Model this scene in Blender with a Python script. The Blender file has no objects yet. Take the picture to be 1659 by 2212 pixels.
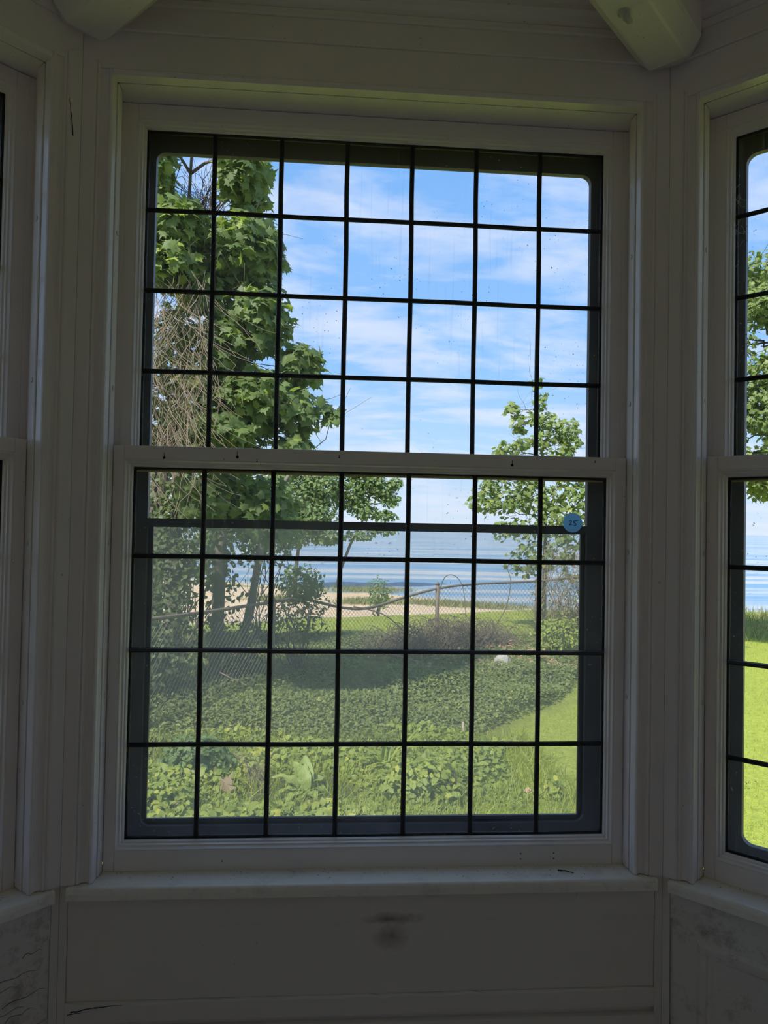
import bpy, bmesh, math, random
import numpy as np
from mathutils import Vector, Matrix

random.seed(7)
RNG = np.random.default_rng(7)
SC = bpy.context.scene
COL = SC.collection
PI = math.pi
ZB = 1.39            # height above the floor of the lower sash's first glazing line

# ------------------------------------------------------------------ camera
cam_d = bpy.data.cameras.new('camera')
cam_d.sensor_fit = 'VERTICAL'
cam_d.sensor_height = 36.0
cam_d.lens = 1559.6 / 2212.0 * 36.0
cam_d.clip_start = 0.02
cam_d.clip_end = 6000
cam = bpy.data.objects.new('camera', cam_d)
COL.objects.link(cam)
yaw, pit, rol = 0.0712, 0.0217, 0.0184
fw = Vector((math.sin(yaw) * math.cos(pit), math.cos(yaw) * math.cos(pit), math.sin(pit)))
rt0 = Vector((math.cos(yaw), -math.sin(yaw), 0))
up0 = rt0.cross(fw)
rt = math.cos(rol) * rt0 + math.sin(rol) * up0
up = -math.sin(rol) * rt0 + math.cos(rol) * up0
M = Matrix((rt, up, -fw)).transposed().to_4x4()
M.translation = Vector((0.2068, -1.1766, ZB + 0.0522))
cam.matrix_world = M
SC.camera = cam

# ------------------------------------------------------------------ view
SC.cycles.diffuse_bounces = 6
SC.cycles.max_bounces = 8
SC.cycles.glossy_bounces = 2
SC.cycles.transmission_bounces = 2
SC.cycles.caustics_reflective = False
SC.cycles.caustics_refractive = False
SC.cycles.use_light_tree = False
SC.view_settings.view_transform = 'Standard'
SC.view_settings.look = 'None'
SC.view_settings.exposure = 0.2
SC.view_settings.gamma = 1.0
SC.view_settings.use_curve_mapping = False


# ------------------------------------------------------------------ node helper
class NT:
    def __init__(s, nt):
        s.t = nt
        nt.nodes.clear()

    def n(s, kind, **kw):
        nd = s.t.nodes.new('ShaderNode' + kind)
        for k, v in kw.items():
            if k == 'inp':
                for kk, vv in v.items():
                    if isinstance(vv, bpy.types.NodeSocket):
                        s.t.links.new(vv, nd.inputs[kk])
                    else:
                        nd.inputs[kk].default_value = vv
            else:
                setattr(nd, k, v)
        return nd

    def l(s, a, b):
        s.t.links.new(a, b)

    def math(s, op, a, b=None, clamp=False):
        nd = s.n('Math', operation=op, use_clamp=clamp)
        for i, v in enumerate((a, b)):
            if v is None:
                continue
            if isinstance(v, bpy.types.NodeSocket):
                s.l(v, nd.inputs[i])
            else:
                nd.inputs[i].default_value = v
        return nd.outputs[0]

    def ramp(s, fac, stops, interp='LINEAR'):
        nd = s.n('ValToRGB')
        nd.color_ramp.interpolation = interp
        el = nd.color_ramp.elements
        while len(el) > 1:
            el.remove(el[-1])
        for i, (p, c) in enumerate(stops):
            e = el[0] if i == 0 else el.new(p)
            e.position = p
            e.color = c if len(c) == 4 else (*c, 1)
        s.l(fac, nd.inputs[0])
        return nd.outputs[0]

    def mixc(s, fac, a, b):
        nd = s.n('Mix', data_type='RGBA')
        for i, v in ((0, fac), (6, a), (7, b)):
            if isinstance(v, bpy.types.NodeSocket):
                s.l(v, nd.inputs[i])
            else:
                nd.inputs[i].default_value = v if i == 0 or len(v) == 4 else (*v, 1)
        return nd.outputs[2]

    def noise(s, vec, scale, detail=3, rough=.55, dist=0.0):
        nd = s.n('TexNoise', inp={'Scale': scale, 'Detail': detail, 'Roughness': rough, 'Distortion': dist})
        if vec is not None:
            s.l(vec, nd.inputs['Vector'])
        return nd.outputs['Fac']

    def mapping(s, vec, scale=(1, 1, 1), loc=(0, 0, 0), rot=(0, 0, 0)):
        nd = s.n('Mapping', inp={'Scale': scale, 'Location': loc, 'Rotation': rot})
        s.l(vec, nd.inputs['Vector'])
        return nd.outputs[0]


# ------------------------------------------------------------------ sky
world = bpy.data.worlds.new('sky')
SC.world = world
world.use_nodes = True
w = NT(world.node_tree)
tc = w.n('TexCoord')
sep = w.n('SeparateXYZ')
w.l(tc.outputs['Generated'], sep.inputs[0])
zc = w.math('MAXIMUM', sep.outputs['Z'], 0.0)
blue = w.ramp(zc, [(0.0, (.76, .87, 1.02)), (.08, (.57, .80, 1.10)), (.22, (.33, .62, 1.10)), (.5, (.22, .49, 1.0)), (1.0, (.25, .53, 1.05))])
# clouds lie on a high flat layer: project the direction onto a plane
den = w.math('ADD', zc, .18)
cx = w.math('DIVIDE', sep.outputs['X'], den)
cy = w.math('DIVIDE', sep.outputs['Y'], den)
cv = w.n('CombineXYZ')
w.l(cx, cv.inputs[0])
w.l(cy, cv.inputs[1])
mp = w.mapping(cv.outputs[0], scale=(1.0, 1.9, 1), loc=(3.1, 1.7, 0), rot=(0, 0, -.28))
c1 = w.noise(mp, 1.7, 7, .58, .35)
c2 = w.noise(mp, 5.5, 4, .6, .6)
cm = w.math('ADD', w.math('MULTIPLY', c1, .8), w.math('MULTIPLY', c2, .2))
cf = w.ramp(cm, [(.45, (0, 0, 0)), (.58, (.58, .58, .58)), (.75, (.9, .9, .9))])
skyc = w.mixc(cf, blue, (.86, .91, 1.08))
bg = w.n('Background', inp={'Color': skyc, 'Strength': .95})
wo = w.n('OutputWorld')
w.l(bg.outputs[0], wo.inputs[0])

# ------------------------------------------------------------------ sun (behind and left of the house)
sun_d = bpy.data.lights.new('sun', 'SUN')
sun_d.energy = 7.2
sun_d.angle = math.radians(3.0)
sun_d.color = (1.0, .95, .86)
sun = bpy.data.objects.new('sun', sun_d)
COL.objects.link(sun)
sun.rotation_euler = Vector((-.42, -.50, .76)).to_track_quat('Z', 'Y').to_euler()

# ------------------------------------------------------------------ materials
MATS = {}


def new_mat(name):
    m = bpy.data.materials.new(name)
    m.use_nodes = True
    MATS[name] = m
    return NT(m.node_tree)


def finish(t, shader):
    o = t.n('OutputMaterial')
    t.l(shader, o.inputs[0])


def paint(name, col, col2, rough=.24, speck=.5, stain=None, grime=0.0):
    """old white gloss paint: faint unevenness, fly specks, fine brush relief"""
    t = new_mat(name)
    tc = t.n('TexCoord').outputs['Object']
    big = t.noise(tc, 5.0, 4, .6)
    c = t.mixc(t.ramp(big, [(.35, (0, 0, 0)), (.7, (1, 1, 1))]), col, col2)
    sp = t.noise(tc, 150, 2, .5)
    sp2 = t.noise(tc, 7, 2, .5)
    sm = t.math('MULTIPLY', t.ramp(sp, [(.735, (0, 0, 0)), (.75, (1, 1, 1))]), t.ramp(sp2, [(.5, (0, 0, 0)), (.62, (1, 1, 1))]))
    c = t.mixc(t.math('MULTIPLY', sm, speck), c, (.06, .045, .03))
    if grime > 0:
        g = t.noise(tc, 26, 5, .75)
        c = t.mixc(t.math('MULTIPLY', t.ramp(g, [(.52, (0, 0, 0)), (.72, (1, 1, 1))]), grime), c, (.16, .12, .08))
    if stain:
        for (sx, sz, rx, rz, amt, scol) in stain:
            v = t.mapping(tc, scale=(1 / rx, 0, 1 / rz), loc=(-sx / rx, 0, -sz / rz))
            wob = t.noise(tc, 60, 3, .6)
            ln = t.n('VectorMath', operation='LENGTH')
            t.l(v, ln.inputs[0])
            dd = t.math('ADD', ln.outputs['Value'], t.math('MULTIPLY', t.math('SUBTRACT', wob, .5), 1.0))
            f = t.ramp(dd, [(0.0, (1, 1, 1)), (.35, (.65, .65, .65)), (1.0, (0, 0, 0))])
            c = t.mixc(t.math('MULTIPLY', f, amt), c, scol)
    br = t.noise(t.mapping(tc, scale=(1, 1, .12)), 220, 2, .5)
    bp = t.n('Bump', inp={'Strength': .10, 'Distance': .002, 'Height': br})
    p = t.n('BsdfPrincipled', inp={'Base Color': c, 'Roughness': rough, 'Normal': bp.outputs[0]})
    finish(t, p.outputs[0])
    return MATS[name]


paint('white_paint', (.865, .785, .765), (.825, .745, .725))
paint('sash_paint', (.865, .785, .765), (.825, .745, .725), speck=.8)
paint('sill_paint', (.92, .85, .76), (.89, .82, .73), speck=.9, grime=.25)
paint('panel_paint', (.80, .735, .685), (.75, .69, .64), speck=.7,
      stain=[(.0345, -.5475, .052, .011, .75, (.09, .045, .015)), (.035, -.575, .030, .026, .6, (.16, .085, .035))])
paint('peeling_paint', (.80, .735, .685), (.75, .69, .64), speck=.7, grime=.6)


def plain(name, col, rough=.6, metal=0.0, var=None, scale=8.0, bump=0.0, bscale=60):
    t = new_mat(name)
    tc = t.n('TexCoord').outputs['Object']
    c = col
    if var:
        c = t.mixc(t.noise(tc, scale, 4, .6), col, var)
    p = t.n('BsdfPrincipled', inp={'Roughness': rough, 'Metallic': metal})
    if isinstance(c, bpy.types.NodeSocket):
        t.l(c, p.inputs['Base Color'])
    else:
        p.inputs['Base Color'].default_value = (*c, 1)
    if bump:
        b = t.n('Bump', inp={'Strength': bump, 'Distance': .01, 'Height': t.noise(tc, bscale, 4, .6)})
        t.l(b.outputs[0], p.inputs['Normal'])
    finish(t, p.outputs[0])
    return MATS[name]


plain('lead', (.022, .021, .022), .55, .3, (.05, .048, .05), 90, .4, 140)
plain('storm_metal', (.045, .045, .056), .45, .2, (.08, .08, .095), 40)
plain('brown_wood', (.17, .105, .06), .8, 0, (.26, .17, .10), 20, .4, 60)
plain('dark_mark', (.02, .017, .014), .9)
plain('ink', (.012, .012, .05), .5)
plain('screw_paint', (.58, .57, .53), .4)
plain('wooden_floor', (.62, .50, .40), .5, 0, (.68, .57, .46), 12)
plain('roofing', (.12, .11, .10), .9)
plain('clapboard', (.55, .54, .50), .7)
plain('debris', (.07, .05, .03), .9, 0, (.16, .11, .06), 300)
plain('bark', (.075, .062, .048), .95, 0, (.15, .13, .10), 14, .8, 40)
plain('grey_bark', (.16, .14, .115), .95, 0, (.24, .21, .18), 18, .8, 40)
plain('dry_vine', (.20, .145, .105), .9, 0, (.34, .26, .19), 6)
plain('bramble', (.10, .075, .06), .9, 0, (.20, .15, .115), 5)
plain('twig', (.11, .09, .07), .9, 0, (.19, .155, .12), 6)
plain('rock', (.30, .275, .25), .9, 0, (.44, .41, .37), 14, .6, 30)
plain('pink_stone', (.52, .30, .22), .9, 0, (.60, .42, .33), 40, .5, 60)
plain('stake_wood', (.42, .33, .29), .9, 0, (.52, .43, .38), 40)
plain('rust_metal', (.16, .12, .095), .8, .1, (.24, .19, .15), 20)
plain('galvanised', (.20, .19, .18), .6, .4)
plain('web', (.75, .75, .75), .8)


def glass_mat(name, haze, streak, speck, tint=(.975, .982, .982)):
    """thin window glass: mostly clear, weak mirror, a film of dust lit from outside"""
    t = new_mat(name)
    g = t.n('NewGeometry').outputs['Position']
    oi = t.n('ObjectInfo').outputs['Random']
    tr = t.n('BsdfTransparent', inp={'Color': (*tint, 1)})
    gl = t.n('BsdfGlossy', inp={'Roughness': .03, 'Color': (.9, .9, .9, 1)})
    fr = t.n('Fresnel', inp={'IOR': 1.35})
    m1 = t.n('MixShader', inp={0: t.math('MULTIPLY', fr.outputs[0], .55)})
    t.l(tr.outputs[0], m1.inputs[1])
    t.l(gl.outputs[0], m1.inputs[2])
    df = t.n('BsdfDiffuse', inp={'Color': (.62, .60, .56, 1)})
    tl = t.n('BsdfTranslucent', inp={'Color': (.62, .61, .58, 1)})
    m2 = t.n('MixShader', inp={0: .6})
    t.l(df.outputs[0], m2.inputs[1])
    t.l(tl.outputs[0], m2.inputs[2])
    blot = t.ramp(t.noise(g, 9, 2, .6), [(.35, (0, 0, 0)), (.75, (1, 1, 1))])
    run = t.noise(t.mapping(g, scale=(1, 1, .035)), 170, 1, .6)
    run = t.math('MULTIPLY', t.ramp(run, [(.60, (0, 0, 0)), (.72, (1, 1, 1))]),
                 t.ramp(t.noise(g, 6, 0, .5), [(.5, (0, 0, 0)), (.66, (1, 1, 1))]))
    sp = t.ramp(t.noise(g, 210, 1, .5), [(.71, (0, 0, 0)), (.73, (1, 1, 1))])
    sp = t.math('MULTIPLY', sp, t.ramp(t.noise(g, 12, 0, .5), [(.44, (0, 0, 0)), (.6, (1, 1, 1))]))
    f = t.math('ADD', t.math('MULTIPLY', t.math('ADD', .45, t.math('ADD', blot, oi)), haze * 1.9),
               t.math('MULTIPLY', run, streak))
    m3 = t.n('MixShader', inp={0: f})
    t.l(m1.outputs[0], m3.inputs[1])
    t.l(m2.outputs[0], m3.inputs[2])
    dk = t.n('BsdfDiffuse', inp={'Color': (.50, .48, .46, 1)})
    m4 = t.n('MixShader', inp={0: t.math('MULTIPLY', sp, speck)})
    t.l(m3.outputs[0], m4.inputs[1])
    t.l(dk.outputs[0], m4.inputs[2])
    finish(t, m4.outputs[0])
    return MATS[name]


glass_mat('glass_clear', .020, .09, .8)
glass_mat('glass_dusty', .030, .06, .6)
t = new_mat('glass_storm')
tr = t.n('BsdfTransparent', inp={'Color': (.975, .982, .982, 1)})
gl = t.n('BsdfGlossy', inp={'Roughness': .03, 'Color': (.9, .9, .9, 1)})
m1 = t.n('MixShader', inp={0: t.math('MULTIPLY', t.n('Fresnel', inp={'IOR': 1.35}).outputs[0], .55)})
t.l(tr.outputs[0], m1.inputs[1])
t.l(gl.outputs[0], m1.inputs[2])
finish(t, m1.outputs[0])
t = new_mat('glass_plain')
finish(t, t.n('BsdfTransparent', inp={'Color': (.985, .99, .99, 1)}).outputs[0])

t = new_mat('sticker_blue')
df = t.n('BsdfDiffuse', inp={'Color': (.10, .30, .60, 1)})
tl = t.n('BsdfTranslucent', inp={'Color': (.24, .52, .90, 1)})
m2 = t.n('MixShader', inp={0: .7})
t.l(df.outputs[0], m2.inputs[1])
t.l(tl.outputs[0], m2.inputs[2])
finish(t, m2.outputs[0])

# insect screen: woven wire too fine to resolve, so coverage is averaged
t = new_mat('screen_wire')
g = t.n('NewGeometry').outputs['Position']
tr = t.n('BsdfTransparent', inp={'Color': (1, 1, 1, 1)})
df = t.n('BsdfDiffuse', inp={'Color': (.55, .53, .48, 1)})
tl = t.n('BsdfTranslucent', inp={'Color': (.55, .53, .48, 1)})
m2 = t.n('MixShader', inp={0: .5})
t.l(df.outputs[0], m2.inputs[1])
t.l(tl.outputs[0], m2.inputs[2])
f = t.math('ADD', .38, t.math('MULTIPLY', t.ramp(t.noise(g, 5, 3, .6), [(.4, (0, 0, 0)), (.7, (1, 1, 1))]), .07))
m3 = t.n('MixShader', inp={0: f})
t.l(tr.outputs[0], m3.inputs[1])
t.l(m2.outputs[0], m3.inputs[2])
finish(t, m3.outputs[0])


def leaf_mat(name, c1, c2, c3=None, trans=.38):
    t = new_mat(name)
    at = t.n('Attribute', attribute_name='var')
    fac = at.outputs['Fac']
    stops = [(0.0, c1), (.7, c2)]
    if c3:
        stops.append((1.0, c3))
    c = t.ramp(fac, stops)
    df = t.n('BsdfPrincipled', inp={'Base Color': c, 'Roughness': .55})
    tcol = t.mixc(.5, c, (.30, .42, .03))
    tl = t.n('BsdfTranslucent', inp={'Color': tcol})
    m = t.n('MixShader', inp={0: trans})
    t.l(df.outputs[0], m.inputs[1])
    t.l(tl.outputs[0], m.inputs[2])
    finish(t, m.outputs[0])


leaf_mat('maple_leaf', (.12, .18, .06), (.19, .26, .08), (.40, .48, .08), .5)
leaf_mat('ivy_leaf', (.07, .10, .04), (.12, .155, .06), (.20, .235, .08), .35)
leaf_mat('far_leaf', (.11, .18, .06), (.17, .25, .08), (.28, .33, .11), .42)
leaf_mat('pale_leaf', (.15, .21, .07), (.23, .30, .09), (.36, .40, .12), .45)
leaf_mat('ground_leaf', (.15, .19, .06), (.24, .28, .08), (.40, .40, .11), .4)
leaf_mat('weed_leaf', (.24, .31, .06), (.36, .42, .07), (.54, .54, .08), .42)
leaf_mat('dock_leaf', (.29, .38, .09), (.35, .43, .11), (.42, .48, .13), .35)
leaf_mat('grass_blade', (.26, .32, .035), (.36, .41, .05), (.50, .50, .09), .4)
leaf_mat('dune_grass', (.22, .24, .08), (.28, .28, .11), (.40, .34, .20), .25)
leaf_mat('litter_leaf', (.24, .14, .075), (.36, .21, .11), (.48, .36, .22), .1)
leaf_mat('dry_leaf', (.26, .19, .12), (.34, .26, .17), (.42, .34, .25), .15)
leaf_mat('bloom', (.55, .36, .10), (.66, .46, .14), (.7, .5, .2), .2)

# ground: lawn, bare soil under the trees, sand beyond the bank
t = new_mat('ground_mat')
pos = t.n('NewGeometry').outputs['Position']
sp = t.n('SeparateXYZ')
t.l(pos, sp.inputs[0])
n1 = t.noise(pos, .9, 4, .6)
n2 = t.noise(pos, 14, 4, .65)
lawn = t.mixc(n1, (.31, .36, .035), (.38, .42, .05))
lawn = t.mixc(t.ramp(n2, [(.35, (0, 0, 0)), (.7, (1, 1, 1))]), lawn, (.23, .28, .035))
soil = t.mixc(n2, (.065, .075, .03), (.12, .105, .055))
# bed edge: lawn lies to the right of a slanting curve
edge = t.math('SUBTRACT', sp.outputs['X'], t.math('ADD', t.math('MULTIPLY', t.math('SUBTRACT', sp.outputs['Y'], 5.4), .72), 1.30))
edge = t.math('ADD', edge, t.math('MULTIPLY', t.math('SUBTRACT', n1, .5), 1.2))
bed = t.ramp(t.math('ADD', t.math('MULTIPLY', edge, 1.4), .5), [(0, (0, 0, 0)), (1, (1, 1, 1))])
far = t.ramp(t.math('MULTIPLY', t.math('SUBTRACT', sp.outputs['Y'], 12.0), .5, True), [(0, (0, 0, 0)), (1, (1, 1, 1))])
land = t.mixc(t.math('MAXIMUM', bed, far), soil, lawn)
sand = t.mixc(t.noise(t.mapping(pos, scale=(.35, 1.6, 1)), .5, 4, .6), (.68, .44, .20), (.66, .56, .44))
sand = t.mixc(t.ramp(t.noise(t.mapping(pos, scale=(.25, 1.2, 1), loc=(4, 0, 0)), .35, 3, .55), [(.55, (0, 0, 0)), (.64, (1, 1, 1))]), sand, (.22, .25, .06))
isand = t.ramp(t.math('MULTIPLY', t.math('SUBTRACT', -1.1, sp.outputs['Z']), 1.6, True), [(0, (0, 0, 0)), (1, (1, 1, 1))])
gc = t.mixc(isand, land, sand)
bp = t.n('Bump', inp={'Strength': .6, 'Distance': .05, 'Height': t.noise(pos, 30, 4, .7)})
p = t.n('BsdfPrincipled', inp={'Base Color': gc, 'Roughness': .95, 'Normal': bp.outputs[0]})
finish(t, p.outputs[0])

t = new_mat('sea_water')
pos = t.n('NewGeometry').outputs['Position']
wv = t.noise(t.mapping(pos, scale=(.03, .30, 1), rot=(0, 0, .05)), 1.0, 4, .55)
wc = t.mixc(t.ramp(wv, [(.40, (0, 0, 0)), (.60, (1, 1, 1))]), (.15, .27, .40), (.40, .42, .42))
b = t.n('Bump', inp={'Strength': .5, 'Distance': .3, 'Height': t.noise(t.mapping(pos, scale=(.5, 1.4, 1)), 1.2, 4, .6)})
p = t.n('BsdfPrincipled', inp={'Base Color': wc, 'Roughness': .55, 'Specular IOR Level': .3, 'Normal': b.outputs[0]})
finish(t, p.outputs[0])


# ------------------------------------------------------------------ mesh helpers
class MB:
    def __init__(s):
        s.v, s.f = [], []

    def poly_prism(s, poly, z0, z1, top=None):
        """plan polygon (x, y) extruded in z; top may give a z for each corner"""
        n = len(poly)
        b = len(s.v)
        for (x, y) in poly:
            s.v.append((x, y, z0))
        for i, (x, y) in enumerate(poly):
            s.v.append((x, y, z1 if top is None else top[i]))
        for i in range(n):
            j = (i + 1) % n
            s.f.append((b + i, b + j, b + n + j, b + n + i))
        s.f.append(tuple(b + i for i in reversed(range(n))))
        s.f.append(tuple(b + n + i for i in range(n)))
        return s

    def box(s, x0, x1, y0, y1, z0, z1):
        return s.poly_prism([(x0, y0), (x1, y0), (x1, y1), (x0, y1)], z0, z1)

    def prism_x(s, prof, x0, x1):
        """profile (y, z) extruded along x; ends may be sheared by functions of y"""
        n = len(prof)
        b = len(s.v)
        for e in (x0, x1):
            for (y, z) in prof:
                s.v.append((e(y) if callable(e) else e, y, z))
        for i in range(n):
            j = (i + 1) % n
            s.f.append((b + i, b + j, b + n + j, b + n + i))
        s.f.append(tuple(b + i for i in reversed(range(n))))
        s.f.append(tuple(b + n + i for i in range(n)))
        return s

    def tube(s, pts, r, n=5, r1=None):
        pts = [Vector(p) for p in pts]
        m = len(pts)
        b = len(s.v)
        ref = Vector((.31, .52, .8)).normalized()
        for i, p in enumerate(pts):
            d = (pts[min(i + 1, m - 1)] - pts[max(i - 1, 0)])
            d = d.normalized() if d.length > 1e-9 else Vector((0, 0, 1))
            a = d.cross(ref)
            if a.length < .05:
                a = d.cross(Vector((1, 0, 0)))
            a.normalize()
            c = d.cross(a)
            rr = r if r1 is None else r + (r1 - r) * i / (m - 1)
            for k in range(n):
                q = 2 * PI * k / n
                s.v.append(tuple(p + rr * (math.cos(q) * a + math.sin(q) * c)))
        for i in range(m - 1):
            for k in range(n):
                k2 = (k + 1) % n
                s.f.append((b + i * n + k, b + i * n + k2, b + (i + 1) * n + k2, b + (i + 1) * n + k))
        s.f.append(tuple(b + k for k in reversed(range(n))))
        s.f.append(tuple(b + (m - 1) * n + k for k in range(n)))
        return s

    def disc(s, c, r, y0, y1, n=16):
        return s.cyl_y(c[0], c[1], r, y0, y1, n)

    def cyl_y(s, x, z, r, y0, y1, n=14):
        b = len(s.v)
        for y in (y0, y1):
            for k in range(n):
                q = 2 * PI * k / n
                s.v.append((x + r * math.cos(q), y, z + r * math.sin(q)))
        for k in range(n):
            k2 = (k + 1) % n
            s.f.append((b + k, b + k2, b + n + k2, b + n + k))
        s.f.append(tuple(b + k for k in range(n)))
        s.f.append(tuple(b + n + k for k in reversed(range(n))))
        return s

    def mesh(s, name, mat, smooth=False):
        me = bpy.data.meshes.new(name)
        me.from_pydata(s.v, [], s.f)
        me.update()
        bm = bmesh.new()
        bm.from_mesh(me)
        bmesh.ops.recalc_face_normals(bm, faces=bm.faces)
        bm.to_mesh(me)
        bm.free()
        if smooth:
            me.polygons.foreach_set('use_smooth', [True] * len(me.polygons))
        if mat:
            me.materials.append(MATS[mat])
        return me

    def build(s, name, mat, parent=None, smooth=False):
        return link(name, s.mesh(name, mat, smooth), parent)


def link(name, me, parent=None, loc=None, rot=None):
    o = bpy.data.objects.new(name, me)
    COL.objects.link(o)
    if parent:
        o.parent = parent
    if loc is not None:
        o.location = loc
    if rot is not None:
        o.rotation_euler = rot
    return o


def empty(name, loc=(0, 0, 0), rz=0.0, parent=None):
    o = bpy.data.objects.new(name, None)
    o.empty_display_size = .05
    COL.objects.link(o)
    o.location = loc
    o.rotation_euler = (0, 0, rz)
    if parent:
        o.parent = parent
    return o


def tag(o, label, cat, group=None, kind=None):
    o['label'] = label
    o['category'] = cat
    if group:
        o['group'] = group
    if kind:
        o['kind'] = kind
    return o


def bevel(o, wdt, seg=2):
    m = o.modifiers.new('edge', 'BEVEL')
    m.width = wdt
    m.segments = seg
    m.limit_method = 'ANGLE'
    m.angle_limit = math.radians(40)
    return o


def frame_piece(side, prof, x0, x1, z0, z1):
    """one mitred side of a moulding round the rectangle x0..x1, z0..z1; prof = closed [(outward offset, depth)]"""
    mb = MB()
    n = len(prof)
    ends = {'L': ((x0, z0, -1, -1), (x0, z1, -1, 1)), 'R': ((x1, z0, 1, -1), (x1, z1, 1, 1)),
            'B': ((x0, z0, -1, -1), (x1, z0, 1, -1)), 'T': ((x0, z1, -1, 1), (x1, z1, 1, 1))}[side]
    for (x, z, sx, sz) in ends:
        for (o, d) in prof:
            mb.v.append((x + sx * o, d, z + sz * o))
    for i in range(n):
        j = (i + 1) % n
        mb.f.append((i, j, n + j, n + i))
    mb.f.append(tuple(reversed(range(n))))
    mb.f.append(tuple(range(n, 2 * n)))
    return mb


# ------------------------------------------------------------------ the bay: an octagonal turret room
H = .487                     # half side on the lower sash's glass plane
T8 = math.tan(PI / 8)
XC = .2755
APO = H / T8                 # distance from room centre to that plane
CEN = Vector((XC, -APO, 0))
HC = .424                    # half opening between the jambs


def wall_frame(k):
    """origin and z rotation of side k (0 = the one looked at, +1 = next to the right)"""
    a = -k * PI / 4
    n = Vector((-math.sin(a), math.cos(a), 0))
    o = CEN + n * APO
    return (o.x, o.y, ZB), a


def corner(v, e=0.0):
    return H + v * T8 - e


SIDES = {0: 'center', 1: 'right', -1: 'left', 2: 'far_right', -2: 'far_left', 3: 'back_right', -3: 'back_left', 4: 'back'}
WINDOWED = (0, 1, -1)
DU = .030
LZ = [.1415, 0.0, -.1494, -.2988, -.4455]
UZ = [.7005, .5692, .4358, .3024, .170]
GX = [-.385 + .11 * i for i in range(8)]

# shared meshes of the glazing
BEAD = [(.0, -.003), (.002, -.008), (.0042, -.0088), (.0052, -.013), (.0078, -.0138), (.010, -.0185), (.0115, -.0185), (.0115, .002), (0, .002)]


def came_mesh(length, wdt, axis):
    mb = MB()
    prof = [(-wdt / 2, 0), (-wdt * .36, -.0028), (0, -.0042), (wdt * .36, -.0028), (wdt / 2, 0), (wdt * .36, .0028), (0, .0042), (-wdt * .36, .0028)]
    n = 7
    rr = random.Random(int(length * 1e5) + int(wdt * 1e5))
    b = 0
    k = len(prof)
    for i in range(n):
        q = -length / 2 + length * i / (n - 1)
        jit = rr.uniform(-.0007, .0007) if 0 < i < n - 1 else 0
        for (a, d) in prof:
            mb.v.append((q, d, a + jit) if axis == 'x' else (a + jit, d, q))
    for i in range(n - 1):
        for j in range(k):
            j2 = (j + 1) % k
            mb.f.append((i * k + j, i * k + j2, (i + 1) * k + j2, (i + 1) * k + j))
    mb.f.append(tuple(reversed(range(k))))
    mb.f.append(tuple((n - 1) * k + j for j in range(k)))
    return mb.mesh('came', 'lead', True)


def pane_mesh(wd, ht, mat, name='glass_pane'):
    me = MB().box(-wd / 2, wd / 2, -.0012, .0012, -ht / 2, ht / 2).mesh(name, mat)
    me.materials.append(MATS['glass_plain'])        # the dust film is on the room side only
    for p in me.polygons:
        p.material_index = 0 if p.normal.y < -.5 else 1
    return me


CACHE = {}


def cached(key, fn):
    if key not in CACHE:
        CACHE[key] = fn()
    return CACHE[key]


def sash(win, name, zs, v0, hx, z0, z1, toprail, botrail, vfront, vback, gmat, railmat_bottom=None, saddle=None):
    """sash > rails, stiles, beads, panes, cames"""
    s = empty(name, (0, v0, 0), 0, win)
    gz1, gz0 = zs[0], zs[-1]
    for side in 'LRTB':
        me = cached((name, 'bead', side), lambda: frame_piece(side, BEAD, -.385, .385, gz0, gz1).mesh('glazing_bead', 'sash_paint'))
        link('glazing_bead', me, s)
    b = .0115
    for sg in (-1, 1):
        me = cached((name, 'stile', sg), lambda: MB().box(*sorted((sg * (.385 + b), sg * hx)), vfront, vback, z0, z1).mesh('stile', 'sash_paint'))
        bevel(link('stile', me, s), .0012)
    me = cached((name, 'top'), lambda: MB().box(-.385 - b, .385 + b, vfront, vback, gz1 + b, z1).mesh('top_rail', 'sash_paint'))
    bevel(link('top_rail', me, s), .0012)
    me = cached((name, 'bot'), lambda: MB().box(-.385 - b, .385 + b, vfront, vback, z0, gz0 - b).mesh('bottom_rail', railmat_bottom or 'sash_paint'))
    bevel(link('bottom_rail', me, s), .0012)
    # panes
    for r in range(4):
        ht = zs[r] - zs[r + 1]
        me = cached((name, 'pane', r, gmat), lambda: pane_mesh(.1095, ht - .0005, gmat))
        for c in range(7):
            link('glass_pane', me, s, ((GX[c] + GX[c + 1]) / 2, 0, (zs[r] + zs[r + 1]) / 2))
    # lead cames
    L = gz1 - gz0
    mv = cached((name, 'vc'), lambda: came_mesh(L, .0082, 'z'))
    for c in range(1, 7):
        link('vertical_came', mv, s, (GX[c], 0, (gz0 + gz1) / 2))
    mh = cached((name, 'hc'), lambda: came_mesh(.77, .0080, 'x'))
    for r in range(1, 4):
        link('horizontal_came', mh, s, (0, -.0004, zs[r]))
    ev = cached((name, 'ev'), lambda: came_mesh(L, .0075, 'z'))
    eh = cached((name, 'eh'), lambda: came_mesh(.77, .0075, 'x'))
    for x in (-.385, .385):
        link('edge_came', ev, s, (x, .0002, (gz0 + gz1) / 2))
    for z in (gz0, gz1):
        link('edge_came', eh, s, (0, .0003, z))
    if saddle is not None:
        me = cached((name, 'saddle'), lambda: MB().box(-.3825, .3825, -.0095, -.0045, -.0022, .0022).mesh('saddle_bar', 'storm_metal'))
        link('saddle_bar', me, s, (0, 0, saddle + .0015))
    return s


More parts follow.
